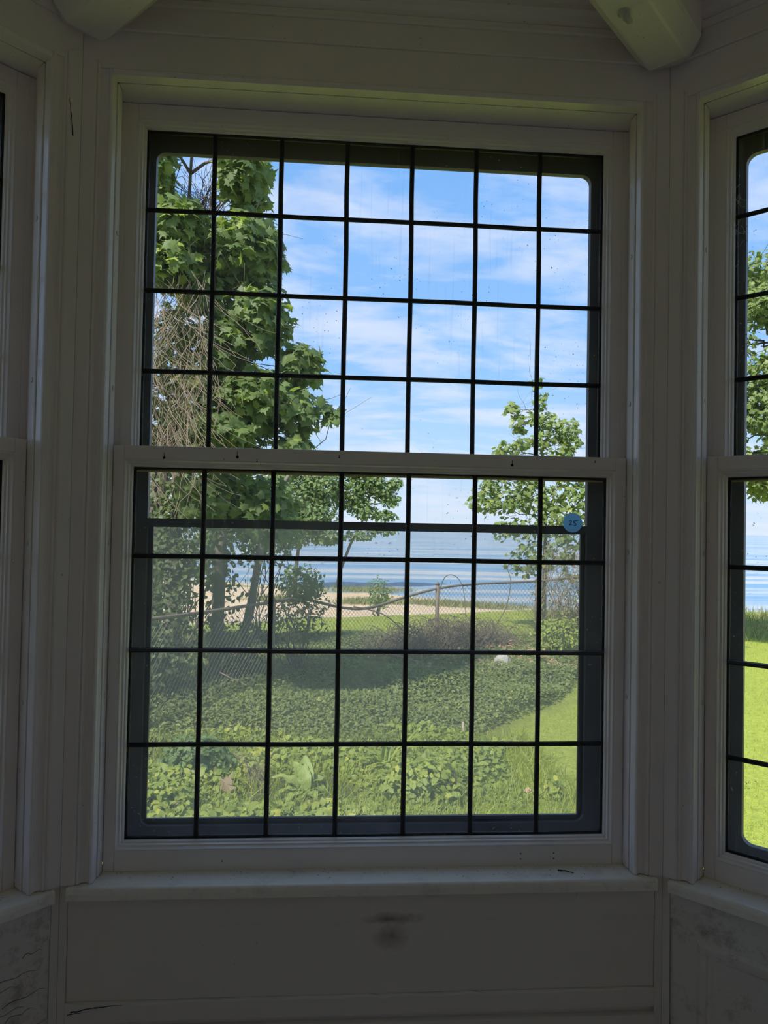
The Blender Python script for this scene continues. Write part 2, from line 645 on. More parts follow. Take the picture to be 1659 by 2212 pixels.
def ring_xz(x0, x1, z0, z1, r, X0, X1, Z0, Z1, y0, y1, n=6):
    """flat frame with a rounded opening, thickness in y"""
    mb = MB()
    inner = []
    for (cx_, cz_, a0) in ((x1 - r, z1 - r, 0), (x0 + r, z1 - r, PI / 2), (x0 + r, z0 + r, PI), (x1 - r, z0 + r, 1.5 * PI)):
        for i in range(n + 1):
            a = a0 + PI / 2 * i / n
            inner.append((cx_ + r * math.cos(a), cz_ + r * math.sin(a)))
    outer = []
    oc = ((X1, Z1), (X0, Z1), (X0, Z0), (X1, Z0))
    for k in range(4):
        for i in range(n + 1):
            outer.append(oc[k])
    m = len(inner)
    for y in (y0, y1):
        for p in inner:
            mb.v.append((p[0], y, p[1]))
        for p in outer:
            mb.v.append((p[0], y, p[1]))
    for i in range(m):
        j = (i + 1) % m
        mb.f.append((i, j, m + j, m + i))
        mb.f.append((2 * m + i, 2 * m + j, 3 * m + j, 3 * m + i))
        mb.f.append((i, j, 2 * m + j, 2 * m + i))
        mb.f.append((m + i, m + j, 3 * m + j, 3 * m + i))
    me = mb.mesh('storm_frame', 'storm_metal')
    bm = bmesh.new()
    bm.from_mesh(me)
    bmesh.ops.dissolve_degenerate(bm, dist=1e-5, edges=bm.edges)
    bmesh.ops.remove_doubles(bm, verts=bm.verts, dist=1e-6)
    bmesh.ops.recalc_face_normals(bm, faces=bm.faces)
    bm.to_mesh(me)
    bm.free()
    return me


WIN_LABEL = {0: 'tall leaded sash window straight ahead, a blue dot stuck on one pane',
             1: 'right-hand leaded window with sunlit lawn behind it, cut off by the picture edge',
             -1: 'left-hand window of the bay, only its white stile in view',
             2: 'leaded window in the wall beyond the right-hand window',
             -2: 'leaded window in the wall beyond the left-hand window'}


def make_window(k, num):
    loc, a = wall_frame(k)
    w_ = empty('window_%d' % num, loc, a)
    tag(w_, WIN_LABEL[k], 'window', kind='structure')
    sash(w_, 'lower_sash', LZ, 0.0, .4135, -.489, .1745, 0, 0, -.0187, .0095,
         'glass_dusty' if k == 0 else 'glass_clear', saddle=LZ[2])
    sash(w_, 'upper_sash', UZ, DU, .4225, .1375, .7362, 0, 0, -.0187, .0150, 'glass_clear', railmat_bottom='brown_wood')
    # storm window outside
    st = empty('storm_window', (0, 0, 0), 0, w_)
    me = cached('ring', lambda: ring_xz(-.382, .382, -.458, .690, .016, -.4235, .4235, -.488, .744, .075, .087))
    link('storm_frame', me, st)
    if k == 0:
        MB().box(-.3825, .3825, .073, .086, .0465, .0612).build('storm_rail', 'storm_metal', st)
        MB().box(-.3825, .3825, .0795, .0815, .0612, .6905).build('storm_glass', 'glass_storm', st)
        # screen frame just inside the lower opening, and its wire cloth
        MB().box(-.3825, -.3745, .0865, .0925, -.4585, .0465).build('screen_frame', 'storm_metal', st)
        MB().box(.3745, .3825, .0865, .0925, -.4585, .0465).build('screen_frame', 'storm_metal', st)
        MB().box(-.3825, .3825, .0865, .0925, -.4585, -.4500).build('screen_frame', 'storm_metal', st)
        b = MB()
        b.v = [(-.3755, .0895, -.4515), (.3755, .0895, -.4515), (.3755, .0895, .047), (-.3755, .0895, .047)]
        b.f = [(0, 1, 2, 3)]
        o = b.build('insect_screen', 'screen_wire', st)
        o['label'] = 'fine grey insect screen over the lower half'
    else:
        MB().box(-.3825, .3825, .0795, .0815, -.4585, .6905).build('storm_glass', 'glass_storm', st)
    # jamb linings, head lining, stops with a groove, outer sill
    for sg in (-1, 1):
        q = lambda pts: [(sg * x, y) for x, y in pts]
        MB().poly_prism(q([(.4228, -.0187), (.436, -.0187), (.436, .10), (.4228, .10)]), -.4865, .7505).build('jamb', 'white_paint', w_)
        MB().poly_prism(q([(.4139, .0100), (.4227, .0100), (.4227, .0112), (.4139, .0112)]), -.4865, .735).build('parting_bead', 'white_paint', w_)
        MB().poly_prism(q([(.4138, -.0190), (.4138, -.0375), (.4148, -.0392), (.430, -.0392), (.430, -.0190)]), -.4865, .7362).build('stop', 'white_paint', w_)
    MB().box(-.4225, .4225, -.0187, .10, .7370, .7505).build('head_lining', 'white_paint', w_)
    MB().prism_x([(-.0190, .7365), (-.0190, .7505), (-.0392, .7505), (-.0392, .7368)], -.4135, .4135).build('head_stop', 'white_paint', w_)
    MB().prism_x([(.0, -.4895), (.0, -.520), (.14, -.535), (.14, -.5055)], -.4225, .4225).build('outer_sill', 'white_paint', w_)
    # stool
    o = MB().prism_x([(-.0742, -.4955), (-.0735, -.4900), (-.0705, -.4873), (0.0, -.4892), (0.0, -.5065), (-.0735, -.5065)], -.4495, .4495).build('window_sill', 'sill_paint', w_)
    bevel(o, .0015)
    # screw heads on the stops
    for sg in (-1, 1):
        for z in (.505, .262, .02, -.215):
            b = MB()
            n = 12
            for i, (rr, hh) in enumerate(((.0042, 0), (.0040, .0009), (.0026, .0013))):
                for q in range(n):
                    an = 2 * PI * q / n
                    b.v.append((sg * (.4137 - hh), -.0285 + rr * math.cos(an), z + rr * math.sin(an)))
            for i in range(2):
                for q in range(n):
                    b.f.append((i * n + q, i * n + (q + 1) % n, (i + 1) * n + (q + 1) % n, (i + 1) * n + q))
            b.f.append(tuple(2 * n + q for q in range(n)))
            b.build('screw_head', 'screw_paint', w_)
    return w_


CASING = [(.4158, -.0410), (.4158, -.0565), (.4168, -.0592), (.4190, -.0612), (.4215, -.0600), (.4228, -.0575), (.4262, -.0560),
          (.4300, -.0562), (.4335, -.0580), (.4350, -.0612), (.4372, -.0630), (.4390, -.0612), (.4400, -.0632), (.4420, -.0650)]


def make_trim(k, num):
    loc, a = wall_frame(k)
    tr = empty('trim_%d' % num, loc, a)
    tag(tr, {0: 'white painted casing and frieze boards framing the middle window',
             1: 'white casing and panelled boards round the right-hand window',
             -1: 'white casing and peeling boards round the left-hand window',
             2: 'white casing round the window beyond the right-hand one',
             -2: 'white casing round the window beyond the left-hand one'}[k], 'trim', kind='structure')
    for sg in (-1, 1):
        pl = CASING + [(corner(-.0655, .0002), -.0655), (corner(-.0405, .0002), -.0405)]
        top = [.7455 + max(0, (x - .4158)) / .044 * .022 for x, y in pl]
        pts = [(sg * x, y) for x, y in pl]
        MB().poly_prism(pts, -.4866, .75, top).build('casing', 'white_paint', tr)
        # strip in the corner under the stool
        MB().poly_prism([(sg * .4500, -.0560), (sg * .4500, -.0612), (sg * corner(-.0612, .0002), -.0612), (sg * corner(-.0560, .0002), -.0560)], -1.20, -.4868).build('corner_strip', 'panel_paint', tr)
    e = lambda y: corner(y, .0003)
    en = lambda y: -corner(y, .0003)
    MB().prism_x([(-.041, .7370), (-.041, .7470), (-.0600, .7470), (-.0622, .7450), (-.0622, .7420), (-.0600, .7370)], -.4158, .4158).build('head_bead', 'white_paint', tr)
    MB().prism_x([(-.0405, .7473), (-.0595, .7473), (-.0600, .8040), (-.0405, .8040)], en, e).build('frieze', 'white_paint', tr)
    MB().prism_x([(-.0405, .8043), (-.0625, .8043), (-.0640, .8065), (-.0640, .8420), (-.0405, .8420)], en, e).build('upper_frieze', 'white_paint', tr)
    MB().prism_x([(-.0405, .8423), (-.0665, .8423), (-.0690, .8450), (-.0690, .8530), (-.0660, .8560), (-.0715, .8600), (-.0760, .8665),
                  (-.0840, .8710), (-.0840, .8790), (-.0960, .8860), (-.1040, .8960), (-.1040, .9020), (-.0405, .9020)], en, e).build('crown', 'white_paint', tr)
    # boards below the stool
    pm = 'panel_paint' if k == 0 else 'peeling_paint'
    if k >= 0:
        MB().box(-.4495, .4495, -.0605, -.0545, -.5500, -.5067).build('apron', pm, tr)
    if k == 0:
        MB().box(-.4495, .4495, -.0580, -.0545, -.6605, -.5503).build('panel', pm, tr)
        b = MB()
        # bottom rail with a split, worn upper edge
        n = 40
        for i in range(n + 1):
            x = -.4495 + .899 * i / n
            w0 = .0012 * math.sin(i * 1.7) + random.uniform(-.0012, .0012) - (.004 if 0 < i < 6 else 0)
            for (y, z) in ((-.0545, -.6608), (-.0612, -.6612 + w0), (-.0622, -.6640 + w0), (-.0618, -.6905), (-.0545, -.6905)):
                b.v.append((x, y, z))
        for i in range(n):
            for j in range(5):
                j2 = (j + 1) % 5
                b.f.append((i * 5 + j, i * 5 + j2, i * 5 + 5 + j2, i * 5 + 5 + j))
        b.f.append((0, 1, 2, 3, 4))
        b.f.append(tuple(n * 5 + j for j in range(5)))
        b.build('bottom_rail', pm, tr)
        MB().box(-.4495, .4495, -.0660, -.0545, -1.20, -.7000).build('lower_board', pm, tr)
        b = MB()
        rr = random.Random(2)
        for (x0, z0, x1, z1, ra) in ((-.441, -.6745, -.402, -.6672, .0011), (-.408, -.6685, -.366, -.6655, .0008), (-.446, -.6775, -.425, -.6745, .0006)):
            pts = [(x0 + (x1 - x0) * i / 9, -.0622, z0 + (z1 - z0) * i / 9 + rr.uniform(-.0007, .0007)) for i in range(10)]
            b.tube(pts, ra, 5, ra * .3)
        o = b.build('paint_crack', 'dark_mark', tr)
        o['label'] = 'dark split in the paint'
    elif k == 1:
        # framed panel with a stepped moulding
        MB().box(-.4495, .4495, -.0575, -.0545, -1.20, -.5503).build('panel_backing', pm, tr)
        pr = [(0, -.0576), (.004, -.0600), (.008, -.0605), (.010, -.0640), (.018, -.0650), (.024, -.0612), (.060, -.0612), (.060, -.0576)]
        for sd in 'LRT':
            frame_piece(sd, pr, -.385, .385, -1.19, -.592).build('panel_moulding', pm, tr)
    else:
        MB().box(-.4495, .4495, -.0605, -.0545, -.5620, -.5067).build('apron', pm, tr)
        MB().box(-.4495, .4495, -.0585, -.0545, -.6780, -.5623).build('panel', pm, tr)
        MB().box(-.4495, .4495, -.0612, -.0545, -1.20, -.6783).build('lower_board', pm, tr)
        rr = random.Random(5)
        for (x, z, ln) in ((.40, -.600, .030), (.425, -.575, .014), (.37, -.612, .035), (.415, -.6335, .030), (.41, -.655, .020), (.385, -.645, .03)):
            pts = [(x - ln + ln * 2 * i / 7, -.0588, z + .0025 * math.sin(i * 1.3) + .004 * math.sin(i / 7 * PI) + rr.uniform(-.0008, .0008)) for i in range(8)]
            o = MB().tube(pts, .0004, 4, .0002).build('paint_crack', 'dark_mark', tr)
    return tr


def make_wall(k):
    loc, a = wall_frame(k)
    e = lambda y: corner(y, .0)
    en = lambda y: -corner(y, .0)
    b = MB()
    if k in WINDOWED:
        b.prism_x([(-.0543, -1.39), (-.0543, -.5068), (-.0005, -.5068), (-.0005, -.5205), (.10, -.5320), (.10, -2.2), (-.0543, -2.2)], en, e)
        b.prism_x([(-.0403, .7508), (-.0403, 1.02), (.11, 1.02), (.11, .7508)], en, e)
        for sg in (-1, 1):
            b.poly_prism([(sg * .4362, -.0403), (sg * corner(-.0403), -.0403), (sg * corner(.10), .10), (sg * .4362, .10)], -.5069, .7509)
    else:
        b.prism_x([(-.06, -1.39), (-.06, 1.02), (.10, 1.02), (.10, -2.2), (-.06, -2.2)], en, e)
    o = b.build('wall_' + SIDES[k], 'white_paint')
    o.location = loc
    o.rotation_euler = (0, 0, a)
    tag(o, {0: 'white wall carrying the middle window', 1: 'white wall carrying the right-hand window', -1: 'white wall carrying the left-hand window',
            2: 'white wall beyond the right-hand window', -2: 'white wall beyond the left-hand window', 3: 'plain white wall behind on the right',
            -3: 'plain white wall behind on the left', 4: 'plain white back wall of the small room'}[k], 'wall', kind='structure')


def octagon(r_apo, z0, z1, name, mat, label, cat):
    R8 = r_apo / math.cos(PI / 8)
    poly = [(CEN.x + R8 * math.cos(PI / 8 + PI / 4 * i), CEN.y + R8 * math.sin(PI / 8 + PI / 4 * i)) for i in range(8)]
    o = MB().poly_prism(poly, z0, z1).build(name, mat)
    tag(o, label, cat, kind='structure')
    return o


for k in SIDES:
    make_wall(k)
octagon(APO - .0545, -.12, 0.0, 'floor', 'wooden_floor', 'brown wooden floor of the bay', 'floor')
octagon(APO - .041, ZB + .9025, ZB + 1.02, 'ceiling', 'white_paint', 'white painted ceiling over the bay', 'ceiling')
octagon(APO + .16, ZB + 1.021, ZB + 1.12, 'roof', 'roofing', 'flat dark roof with eaves over the bay', 'roof')
WIN = {}
for num, k in enumerate(WINDOWED, 1):
    WIN[k] = make_window(k, num)
    make_trim(k, num)


# ceiling beams: chamfered undersides, one from each corner of the middle wall
def beam(p0, d, ln, label):
    d = Vector((d[0], d[1], 0)).normalized()
    s = Vector((-d.y, d.x, 0))
    sec = [(-.030, .7905), (-.026, .7890), (.026, .7890), (.030, .7905), (.047, .8080), (.050, .8140), (.050, .9022), (-.050, .9022), (-.050, .8140), (-.047, .8080)]
    o = empty('ceiling_beam', (p0[0], p0[1], ZB))
    b = MB()
    n = len(sec)
    for (q, sh) in ((-.015, .8), (.012, 1.0), (ln, 1.0)):
        for (x, z) in sec:
            zz = z if sh == 1 else z + .012 * (1 if z < .9 else 0)
            v = d * q + s * x * (sh if z < .9 else 1)
            b.v.append((v.x, v.y, zz))
    for i in range(2):
        for j in range(n):
            j2 = (j + 1) % n
            b.f.append((i * n + j, i * n + j2, i * n + n + j2, i * n + n + j))
    b.f.append(tuple(reversed(range(n))))
    b.f.append(tuple(2 * n + j for j in range(n)))
    b.build('beam', 'white_paint', o)
    tag(o, label, 'beam', kind='structure')
    return o


br = beam((.727, -.083), (-.7071, -.7071), 1.15, 'white chamfered ceiling beam with a painted hook, over the right corner')
bl = beam((-.187, -.0676), (.7071, -.7071), .57, 'short stretch of white ceiling beam over the left corner')
# painted-over hook under the right beam
hx, hy = -.122, -.112
pts = [(0, 0, .791), (0, 0, .786), (.001, -.002, .778), (.004, -.007, .770), (.003, -.016, .764), (-.003, -.022, .766), (-.006, -.024, .773)]
hk = MB().tube([(hx + x, hy + y, z) for x, y, z in pts], .0036, 8, .0028)
hk.poly_prism([(hx + .009 * math.cos(i * PI / 6), hy + .009 * math.sin(i * PI / 6)) for i in range(12)], .7862, .7895)
o = hk.build('hook', 'screw_paint', br, True)
o['label'] = 'small hook painted over in white'

# ------------------------------------------------------------------ things on the window
s1 = empty('round_sticker', (XC + .3296, -.0022, ZB + .0663))
tag(s1, 'round blue sticker with handwritten 25 on a lower pane', 'sticker')
b = MB()
b.v = [(.0163 * math.cos(i * PI / 20), .0, .0163 * math.sin(i * PI / 20)) for i in range(40)]
b.f = [tuple(range(40))]
b.build('disc', 'sticker_blue', s1)
ink = MB()


def stroke(pts, r=.00062):
    sm = []
    P_ = [Vector((x, 0, z)) for x, z in pts]
    for i in range(len(P_) - 1):
        p0, p1, p2, p3 = P_[max(i - 1, 0)], P_[i], P_[i + 1], P_[min(i + 2, len(P_) - 1)]
        for j in range(4):
            u = j / 4
            sm.append(.5 * ((2 * p1) + (p2 - p0) * u + (2 * p0 - 5 * p1 + 4 * p2 - p3) * u * u + (3 * p1 - 3 * p2 + p3 - p0) * u ** 3))
    sm.append(P_[-1])
    ink.tube([(p.x, -.0003, p.z) for p in sm], r, 5)


stroke([(-.0053, .0018), (-.0036, .0036), (-.0019, .0026), (-.0030, -.0004), (-.0056, -.0038), (-.0036, -.0035), (-.0012, -.0032)])
stroke([(.0022, .0024), (.0016, .0002), (.0040, -.0010), (.0056, -.0028), (.0046, -.0048), (.0016, -.0046)])
stroke([(.0022, .0024), (.0050, .0032), (.0088, .0038)])
o = ink.build('handwriting', 'ink', s1)
o['label'] = 'number 25 in thin dark ink'

# painted-over plates on the bottom rail
for (x, lb) in ((.2448, 'small painted plate with two screw holes on the bottom rail, nearer the middle'),
                (.2992, 'small painted plate with two screw holes on the bottom rail, nearer the right casing')):
    p_ = empty('lift_plate', (XC + x, -.0187, ZB - .4735))
    bevel(MB().box(-.0052, .0052, -.0007, .0003, -.0078, .0078).build('plate', 'sash_paint', p_), .0004)
    for z in (-.0045, .0042):
        MB().cyl_y(0, z, .0010, -.0011, -.0003, 8).build('screw_hole', 'dark_mark', p_)
    tag(p_, lb, 'plate', 'painted plates on the lower sash')

# dust, flies and flakes lying on the sills
b = MB()
rr = random.Random(3)
for k in (0, 1, -1):
    loc, a = wall_frame(k)
    ca, sa = math.cos(a), math.sin(a)
    for i in range(110):
        x = rr.uniform(-.40, .40)
        y = -.021 - abs(rr.gauss(0, .018))
        if y < -.068:
            continue
        z = -.4873 - .0019 * (y + .0705) / .0705
        r = rr.uniform(.0004, .0013) * (1.5 if rr.random() < .07 else 1)
        X, Y = loc[0] + ca * x - sa * y, loc[1] + sa * x + ca * y
        an = rr.uniform(0, 6)
        nn = len(b.v)
        b.v += [(X + r * math.cos(an), Y + r * math.sin(an), ZB + z), (X - r * math.sin(an) * .6, Y + r * math.cos(an) * .6, ZB + z),
                (X - r * math.cos(an), Y - r * math.sin(an), ZB + z), (X + r * math.sin(an) * .6, Y - r * math.cos(an) * .6, ZB + z), (X, Y, ZB + z + r * .8)]
        b.f += [(nn, nn + 1, nn + 4), (nn + 1, nn + 2, nn + 4), (nn + 2, nn + 3, nn + 4), (nn + 3, nn, nn + 4), (nn, nn + 3, nn + 2, nn + 1)]
tag(b.build('sill_debris', 'debris'), 'dark grit and dead flies scattered along the sills', 'debris', kind='stuff')
b = MB().tube([(XC + .300, -.040, ZB - .4872), (XC + .311, -.044, ZB - .4862), (XC + .322, -.051, ZB - .4868)], .0011, 6, .0005)
tag(b.build('dead_twig', 'dark_mark'), 'little dark curved twig lying on the sill', 'twig')
# drips of dirt on the meeting rail
b = MB()
for (x, z, s_) in ((-.221, .1600, 1.5), (-.335, .1560, 1.3), (.222, .158, 1.4), (-.06, .163, .7), (-.19, .153, .7), (.36, .166, .6)):
    nn = 10
    b.cyl_y(XC + x, ZB + z, .0016 * s_, -.0193, -.0186, nn)
    b.poly_prism([(XC + x - .0005, -.0192), (XC + x + .0005, -.0192), (XC + x + .0003, -.0187), (XC + x - .0003, -.0187)], ZB + z, ZB + z + .006 * s_)
tag(b.build('dirt_specks', 'dark_mark'), 'dark drips and specks on the meeting rail', 'dirt', kind='stuff')
# cobweb threads at the right window
b = MB()
loc, a = wall_frame(1)
ca, sa = math.cos(a), math.sin(a)
rr = random.Random(11)
for i in range(60):
    x0, z0 = rr.uniform(-.417, -.372), rr.gauss(.575, .035)
    x1, z1 = x0 + rr.uniform(-.016, .016), z0 + rr.uniform(-.022, .022)
    y0, y1 = rr.uniform(-.004, .010), rr.uniform(-.004, .010)
    pts = []
    for j in range(5):
        u = j / 4
        x, y, z = x0 + (x1 - x0) * u, y0 + (y1 - y0) * u, z0 + (z1 - z0) * u - .004 * math.sin(PI * u) + rr.uniform(-.0015, .0015)
        pts.append((loc[0] + ca * x - sa * y, loc[1] + sa * x + ca * y, ZB + z))
    b.tube(pts, .00016, 3)
tag(b.build('cobweb', 'web'), 'torn cobweb threads at the edge of the right-hand window', 'cobweb', kind='stuff')

# long crack and dark nicks in the left casing paint
cr = empty('paint_split', (XC - .452, -.067, ZB + .66))
loc, a = wall_frame(-1)
ca, sa = math.cos(a), math.sin(a)
pts = []
for (x, z) in ((.4405, .686), (.4425, .672), (.4445, .660), (.4465, .645), (.4475, .632)):
    y = -.0662
    pts.append((loc[0] + ca * x - sa * y - cr.location.x, loc[1] + sa * x + ca * y - cr.location.y, z - .66))
MB().tube(pts, .0003, 4, .0009).build('crack', 'dark_mark', cr)
tag(cr, 'thin dark split in the paint of the left corner casing', 'crack')


# ------------------------------------------------------------------ outdoors: ground, sea
GZ = -.66


def smooth(u):
    u = np.clip(u, 0, 1)
    return u * u * (3 - 2 * u)


def vnoise(x, y, s, seed=0):
    x, y = x * s + seed * 17.3, y * s + seed * 9.1
    return (np.sin(x * 1.3 + 1.7 * np.sin(y * .9 + seed)) + np.sin(y * 1.7 + 1.3 * np.sin(x * 1.1 + 2.0 * seed)) + np.sin((x + y) * .8 + seed)) / 3


def ground_z(x, y):
    x, y = np.asarray(x, float), np.asarray(y, float)
    z = GZ + .04 * vnoise(x, y, .8, 1) * smooth((y - 3.5) / 3)
    bank = np.clip(15.2 + .40 * x, 13.6, 17.5)
    z = z - 1.45 * smooth((y - bank) / 5.0)
    shore = 50.8 - .89 * (x + 3.7)
    z = z - .45 * smooth((y - shore + 16) / 16) - 2.0 * smooth((y - shore) / 30)
    return z


xs = np.concatenate([np.linspace(-60, -14, 24), np.linspace(-13.5, 14, 112), np.linspace(14.6, 90, 40)])
ys = np.concatenate([np.linspace(-14, 2, 18), np.linspace(2.2, 17, 84), np.linspace(17.3, 60, 70), np.linspace(62, 160, 14)])
X, Y = np.meshgrid(xs, ys)
Z = ground_z(X, Y)
nx, ny = len(xs), len(ys)
vv = np.stack([X.ravel(), Y.ravel(), Z.ravel()], 1)
idx = np.arange(nx * ny).reshape(ny, nx)
ff = np.stack([idx[:-1, :-1].ravel(), idx[:-1, 1:].ravel(), idx[1:, 1:].ravel(), idx[1:, :-1].ravel()], 1)
me = bpy.data.meshes.new('ground')
me.from_pydata(vv.tolist(), [], ff.tolist())
me.polygons.foreach_set('use_smooth', [True] * len(me.polygons))
me.materials.append(MATS['ground_mat'])
tag(link('ground', me), 'garden ground falling from green lawn to a sandy beach', 'ground', kind='structure')

b = MB()
n_ = 24
r_ = [10 + 3990 * (i / 40.0) ** 3 for i in range(41)]
for r in r_:
    for i in range(n_ + 1):
        a = -1.15 + 2.9 * i / n_
        b.v.append((r * math.sin(a), 14 + r * math.cos(a), -2.5))
for j in range(40):
    for i in range(n_):
        b.f.append((j * (n_ + 1) + i, j * (n_ + 1) + i + 1, (j + 1) * (n_ + 1) + i + 1, (j + 1) * (n_ + 1) + i))
tag(b.build('sea', 'sea_water'), 'calm blue-grey sea reaching to the horizon', 'sea', kind='structure')

# ------------------------------------------------------------------ leaves


def tmpl_maple():
    out = [(0, 0), (.16, -.03), (.40, -.02), (.33, .16), (.52, .40), (.30, .42), (.22, .60), (.10, .58), (0, .98),
           (-.10, .58), (-.22, .60), (-.30, .42), (-.52, .40), (-.33, .16), (-.40, -.02), (-.16, -.03)]
    v = [(0, .32, .03)]
    for x, y in out:
        d2 = x * x + (y - .32) ** 2
        v.append((x, y, -.32 * d2 + .05 * abs(x)))
    n = len(out)
    f = [(0, 1 + i, 1 + (i + 1) % n) for i in range(n)]
    return np.array(v), f


def tmpl_oval(wd=.5, fold=.10, droop=.12):
    v = np.array([(0, 0, 0), (wd * .42, .28, fold), (wd * .40, .66, fold - droop * .5), (0, 1, -droop), (-wd * .40, .66, fold - droop * .5), (-wd * .42, .28, fold), (0, .5, 0)])
    return v, [(0, 1, 6), (1, 2, 6), (2, 3, 6), (3, 4, 6), (4, 5, 6), (5, 0, 6)]


def tmpl_small():
    v = np.array([(0, 0, 0), (.30, .5, .08), (0, 1, -.08), (-.30, .5, .08)])
    return v, [(0, 1, 2), (0, 2, 3)]


def tmpl_blade():
    v = np.array([(-.035, 0, 0), (.035, 0, 0), (.022, .12, .6), (-.022, .12, .6), (0, .38, 1.0)])
    return v, [(0, 1, 2), (0, 2, 3), (3, 2, 4)]


def rot_from(nrm, spin):
    """rotation matrices whose z axis is nrm, spun about it"""
    nrm = nrm / np.linalg.norm(nrm, axis=1, keepdims=True)
    ref = np.tile(np.array([.0, .0, 1.0]), (len(nrm), 1))
    ref[np.abs(nrm[:, 2]) > .93] = (1, 0, 0)
    a = np.cross(ref, nrm)
    a /= np.linalg.norm(a, axis=1, keepdims=True)
    b_ = np.cross(nrm, a)
    c, s = np.cos(spin)[:, None], np.sin(spin)[:, None]
    x = a * c + b_ * s
    y = -a * s + b_ * c
    return np.stack([x, y, nrm], 2)


def scatter(name, tm, P_, R_, S_, mat, parent=None, var=None, smooth_=False):
    tv, tf = tm
    n, k = len(P_), len(tv)
    V = np.einsum('nij,kj->nki', R_, tv) * np.asarray(S_)[:, None, None] + P_[:, None, :]
    fl = np.array([len(f) for f in tf])
    loops = np.concatenate([np.array(f) for f in tf])
    L = (loops[None, :] + (np.arange(n) * k)[:, None]).ravel()
    me = bpy.data.meshes.new(name)
    me.vertices.add(n * k)
    me.vertices.foreach_set('co', V.astype(np.float32).ravel())
    me.loops.add(len(L))
    me.loops.foreach_set('vertex_index', L.astype(np.int32))
    tot = np.tile(fl, n)
    me.polygons.add(len(tot))
    st = np.concatenate([[0], np.cumsum(tot)[:-1]])
    me.polygons.foreach_set('loop_start', st.astype(np.int32))
    me.polygons.foreach_set('loop_total', tot.astype(np.int32))
    me.update(calc_edges=True)
    if var is None:
        var = RNG.random(n)
    at = me.attributes.new('var', 'FLOAT', 'POINT')
    at.data.foreach_set('value', np.repeat(var, k).astype(np.float32))
    me.materials.append(MATS[mat])
    me.validate()
    return link(name, me, parent)


def clump_points(cl, dens, r=RNG):
    """cl: list of (centre, radii, weight); leaves on thick shells"""
    PP, NN = [], []
    for c, rad, wt in cl:
        n = int(dens * wt)
        d = r.normal(size=(n, 3))
        d /= np.linalg.norm(d, axis=1, keepdims=True)
        q = r.uniform(.35, 1.05, n) ** .7
        PP.append(np.array(c) + d * q[:, None] * np.array(rad))
        NN.append(d * .55 + np.array([0, -.25, .55]) + r.normal(size=(n, 3)) * .45)
    return np.concatenate(PP), np.concatenate(NN)


def wander(p0, p1, n, amp, rr):
    p0, p1 = np.array(p0, float), np.array(p1, float)
    L = np.linalg.norm(p1 - p0)
    off = np.zeros(3)
    out = []
    for i in range(n + 1):
        u = i / n
        if 0 < i < n:
            off = off * .6 + rr.normal(size=3) * amp * L
        else:
            off = off * 0
        out.append(tuple(p0 + (p1 - p0) * u + off))
    return out


def limbs(mb, trunk, targets, r0, rr, twigs=3, tr=.25):
    """branches from the nearest point of the trunk line to every target, with twigs"""
    tp = np.array(trunk)
    for c in targets:
        c = np.array(c, float)
        cand = tp[tp[:, 2] < c[2] + .1]
        base = cand[np.argmin(np.linalg.norm(cand - c, axis=1) + (c[2] - cand[:, 2]).clip(0) * .2)] if len(cand) else tp[-1]
        pts = wander(base, c, 6, .05, rr)
        mb.tube(pts, r0, 6, r0 * .3)
        for j in range(twigs):
            s_ = np.array(pts[rr.integers(3, 7)])
            e_ = c + rr.normal(size=3) * tr
            mb.tube(wander(s_, e_, 4, .06, rr), r0 * .32, 4, r0 * .1)


rr = np.random.default_rng(21)
# --- the big maple on the left
maple = empty('maple_tree', (-1.70, 7.62, GZ))
tag(maple, 'tall leafy maple filling the left of the middle window', 'tree')
CL = [((-1.62, 6.2, 5.0), (.17, .45, .42), .5), ((-1.66, 6.2, 5.6), (.25, .5, .35), .45), ((-.78, 6.35, 5.05), (.27, .5, .32), 1.0), ((-.83, 6.4, 5.65), (.30, .5, .35), .8),
      ((-1.38, 6.2, 4.42), (.34, .5, .27), 1.05), ((-.75, 6.4, 4.30), (.42, .6, .38), 1.5), ((-1.43, 6.1, 3.99), (.30, .45, .23), .75), ((-.59, 6.4, 3.60), (.37, .5, .37), 1.1),
      ((-.92, 6.5, 3.30), (.30, .5, .36), .8), ((-.15, 6.4, 3.12), (.23, .3, .22), .55), ((-.56, 6.4, 2.77), (.45, .5, .28), 1.1), ((-.19, 6.4, 2.62), (.25, .35, .27), .45),
      ((.17, 6.42, 2.58), (.09, .1, .09), .05), ((-.94, 6.4, 2.41), (.52, .5, .24), 1.0), ((-1.35, 6.6, 2.5), (.30, .4, .35), .35), ((-.22, 6.4, 2.28), (.20, .3, .10), .2),
      ((-1.00, 6.9, 1.75), (.55, .6, .36), 1.0), ((-.50, 6.8, 1.60), (.34, .5, .38), .65), ((-1.91, 6.2, 4.34), (.25, .5, .5), .5), ((-1.90, 6.3, 2.96), (.22, .5, .6), .4),
      ((-1.50, 6.8, 3.3), (.30, .4, .6), .55), ((-1.7, 6.8, 2.5), (.3, .4, .5), .4), ((-1.12, 6.4, 3.85), (.28, .4, .28), .6), ((-1.05, 6.5, 2.95), (.25, .4, .3), .5), ((-1.62, 6.3, 4.2), (.25, .4, .3), .5)]
mt = [(0, 0, -.05), (.02, .0, .6), (.05, -.02, 1.5), (.05, -.05, 2.8), (.12, -.4, 4.0), (.25, -.8, 5.2), (.35, -1.1, 6.2)]
b = MB().tube(mt[:4], .12, 10, .05)
b.tube(mt[3:], .05, 8, .012)
b.build('trunk', 'bark', maple, True)
b = MB()
base = np.array([-1.70, 7.62, GZ])
mtw = [tuple(np.array(p) * 1.0) for p in mt]
dense_t = []
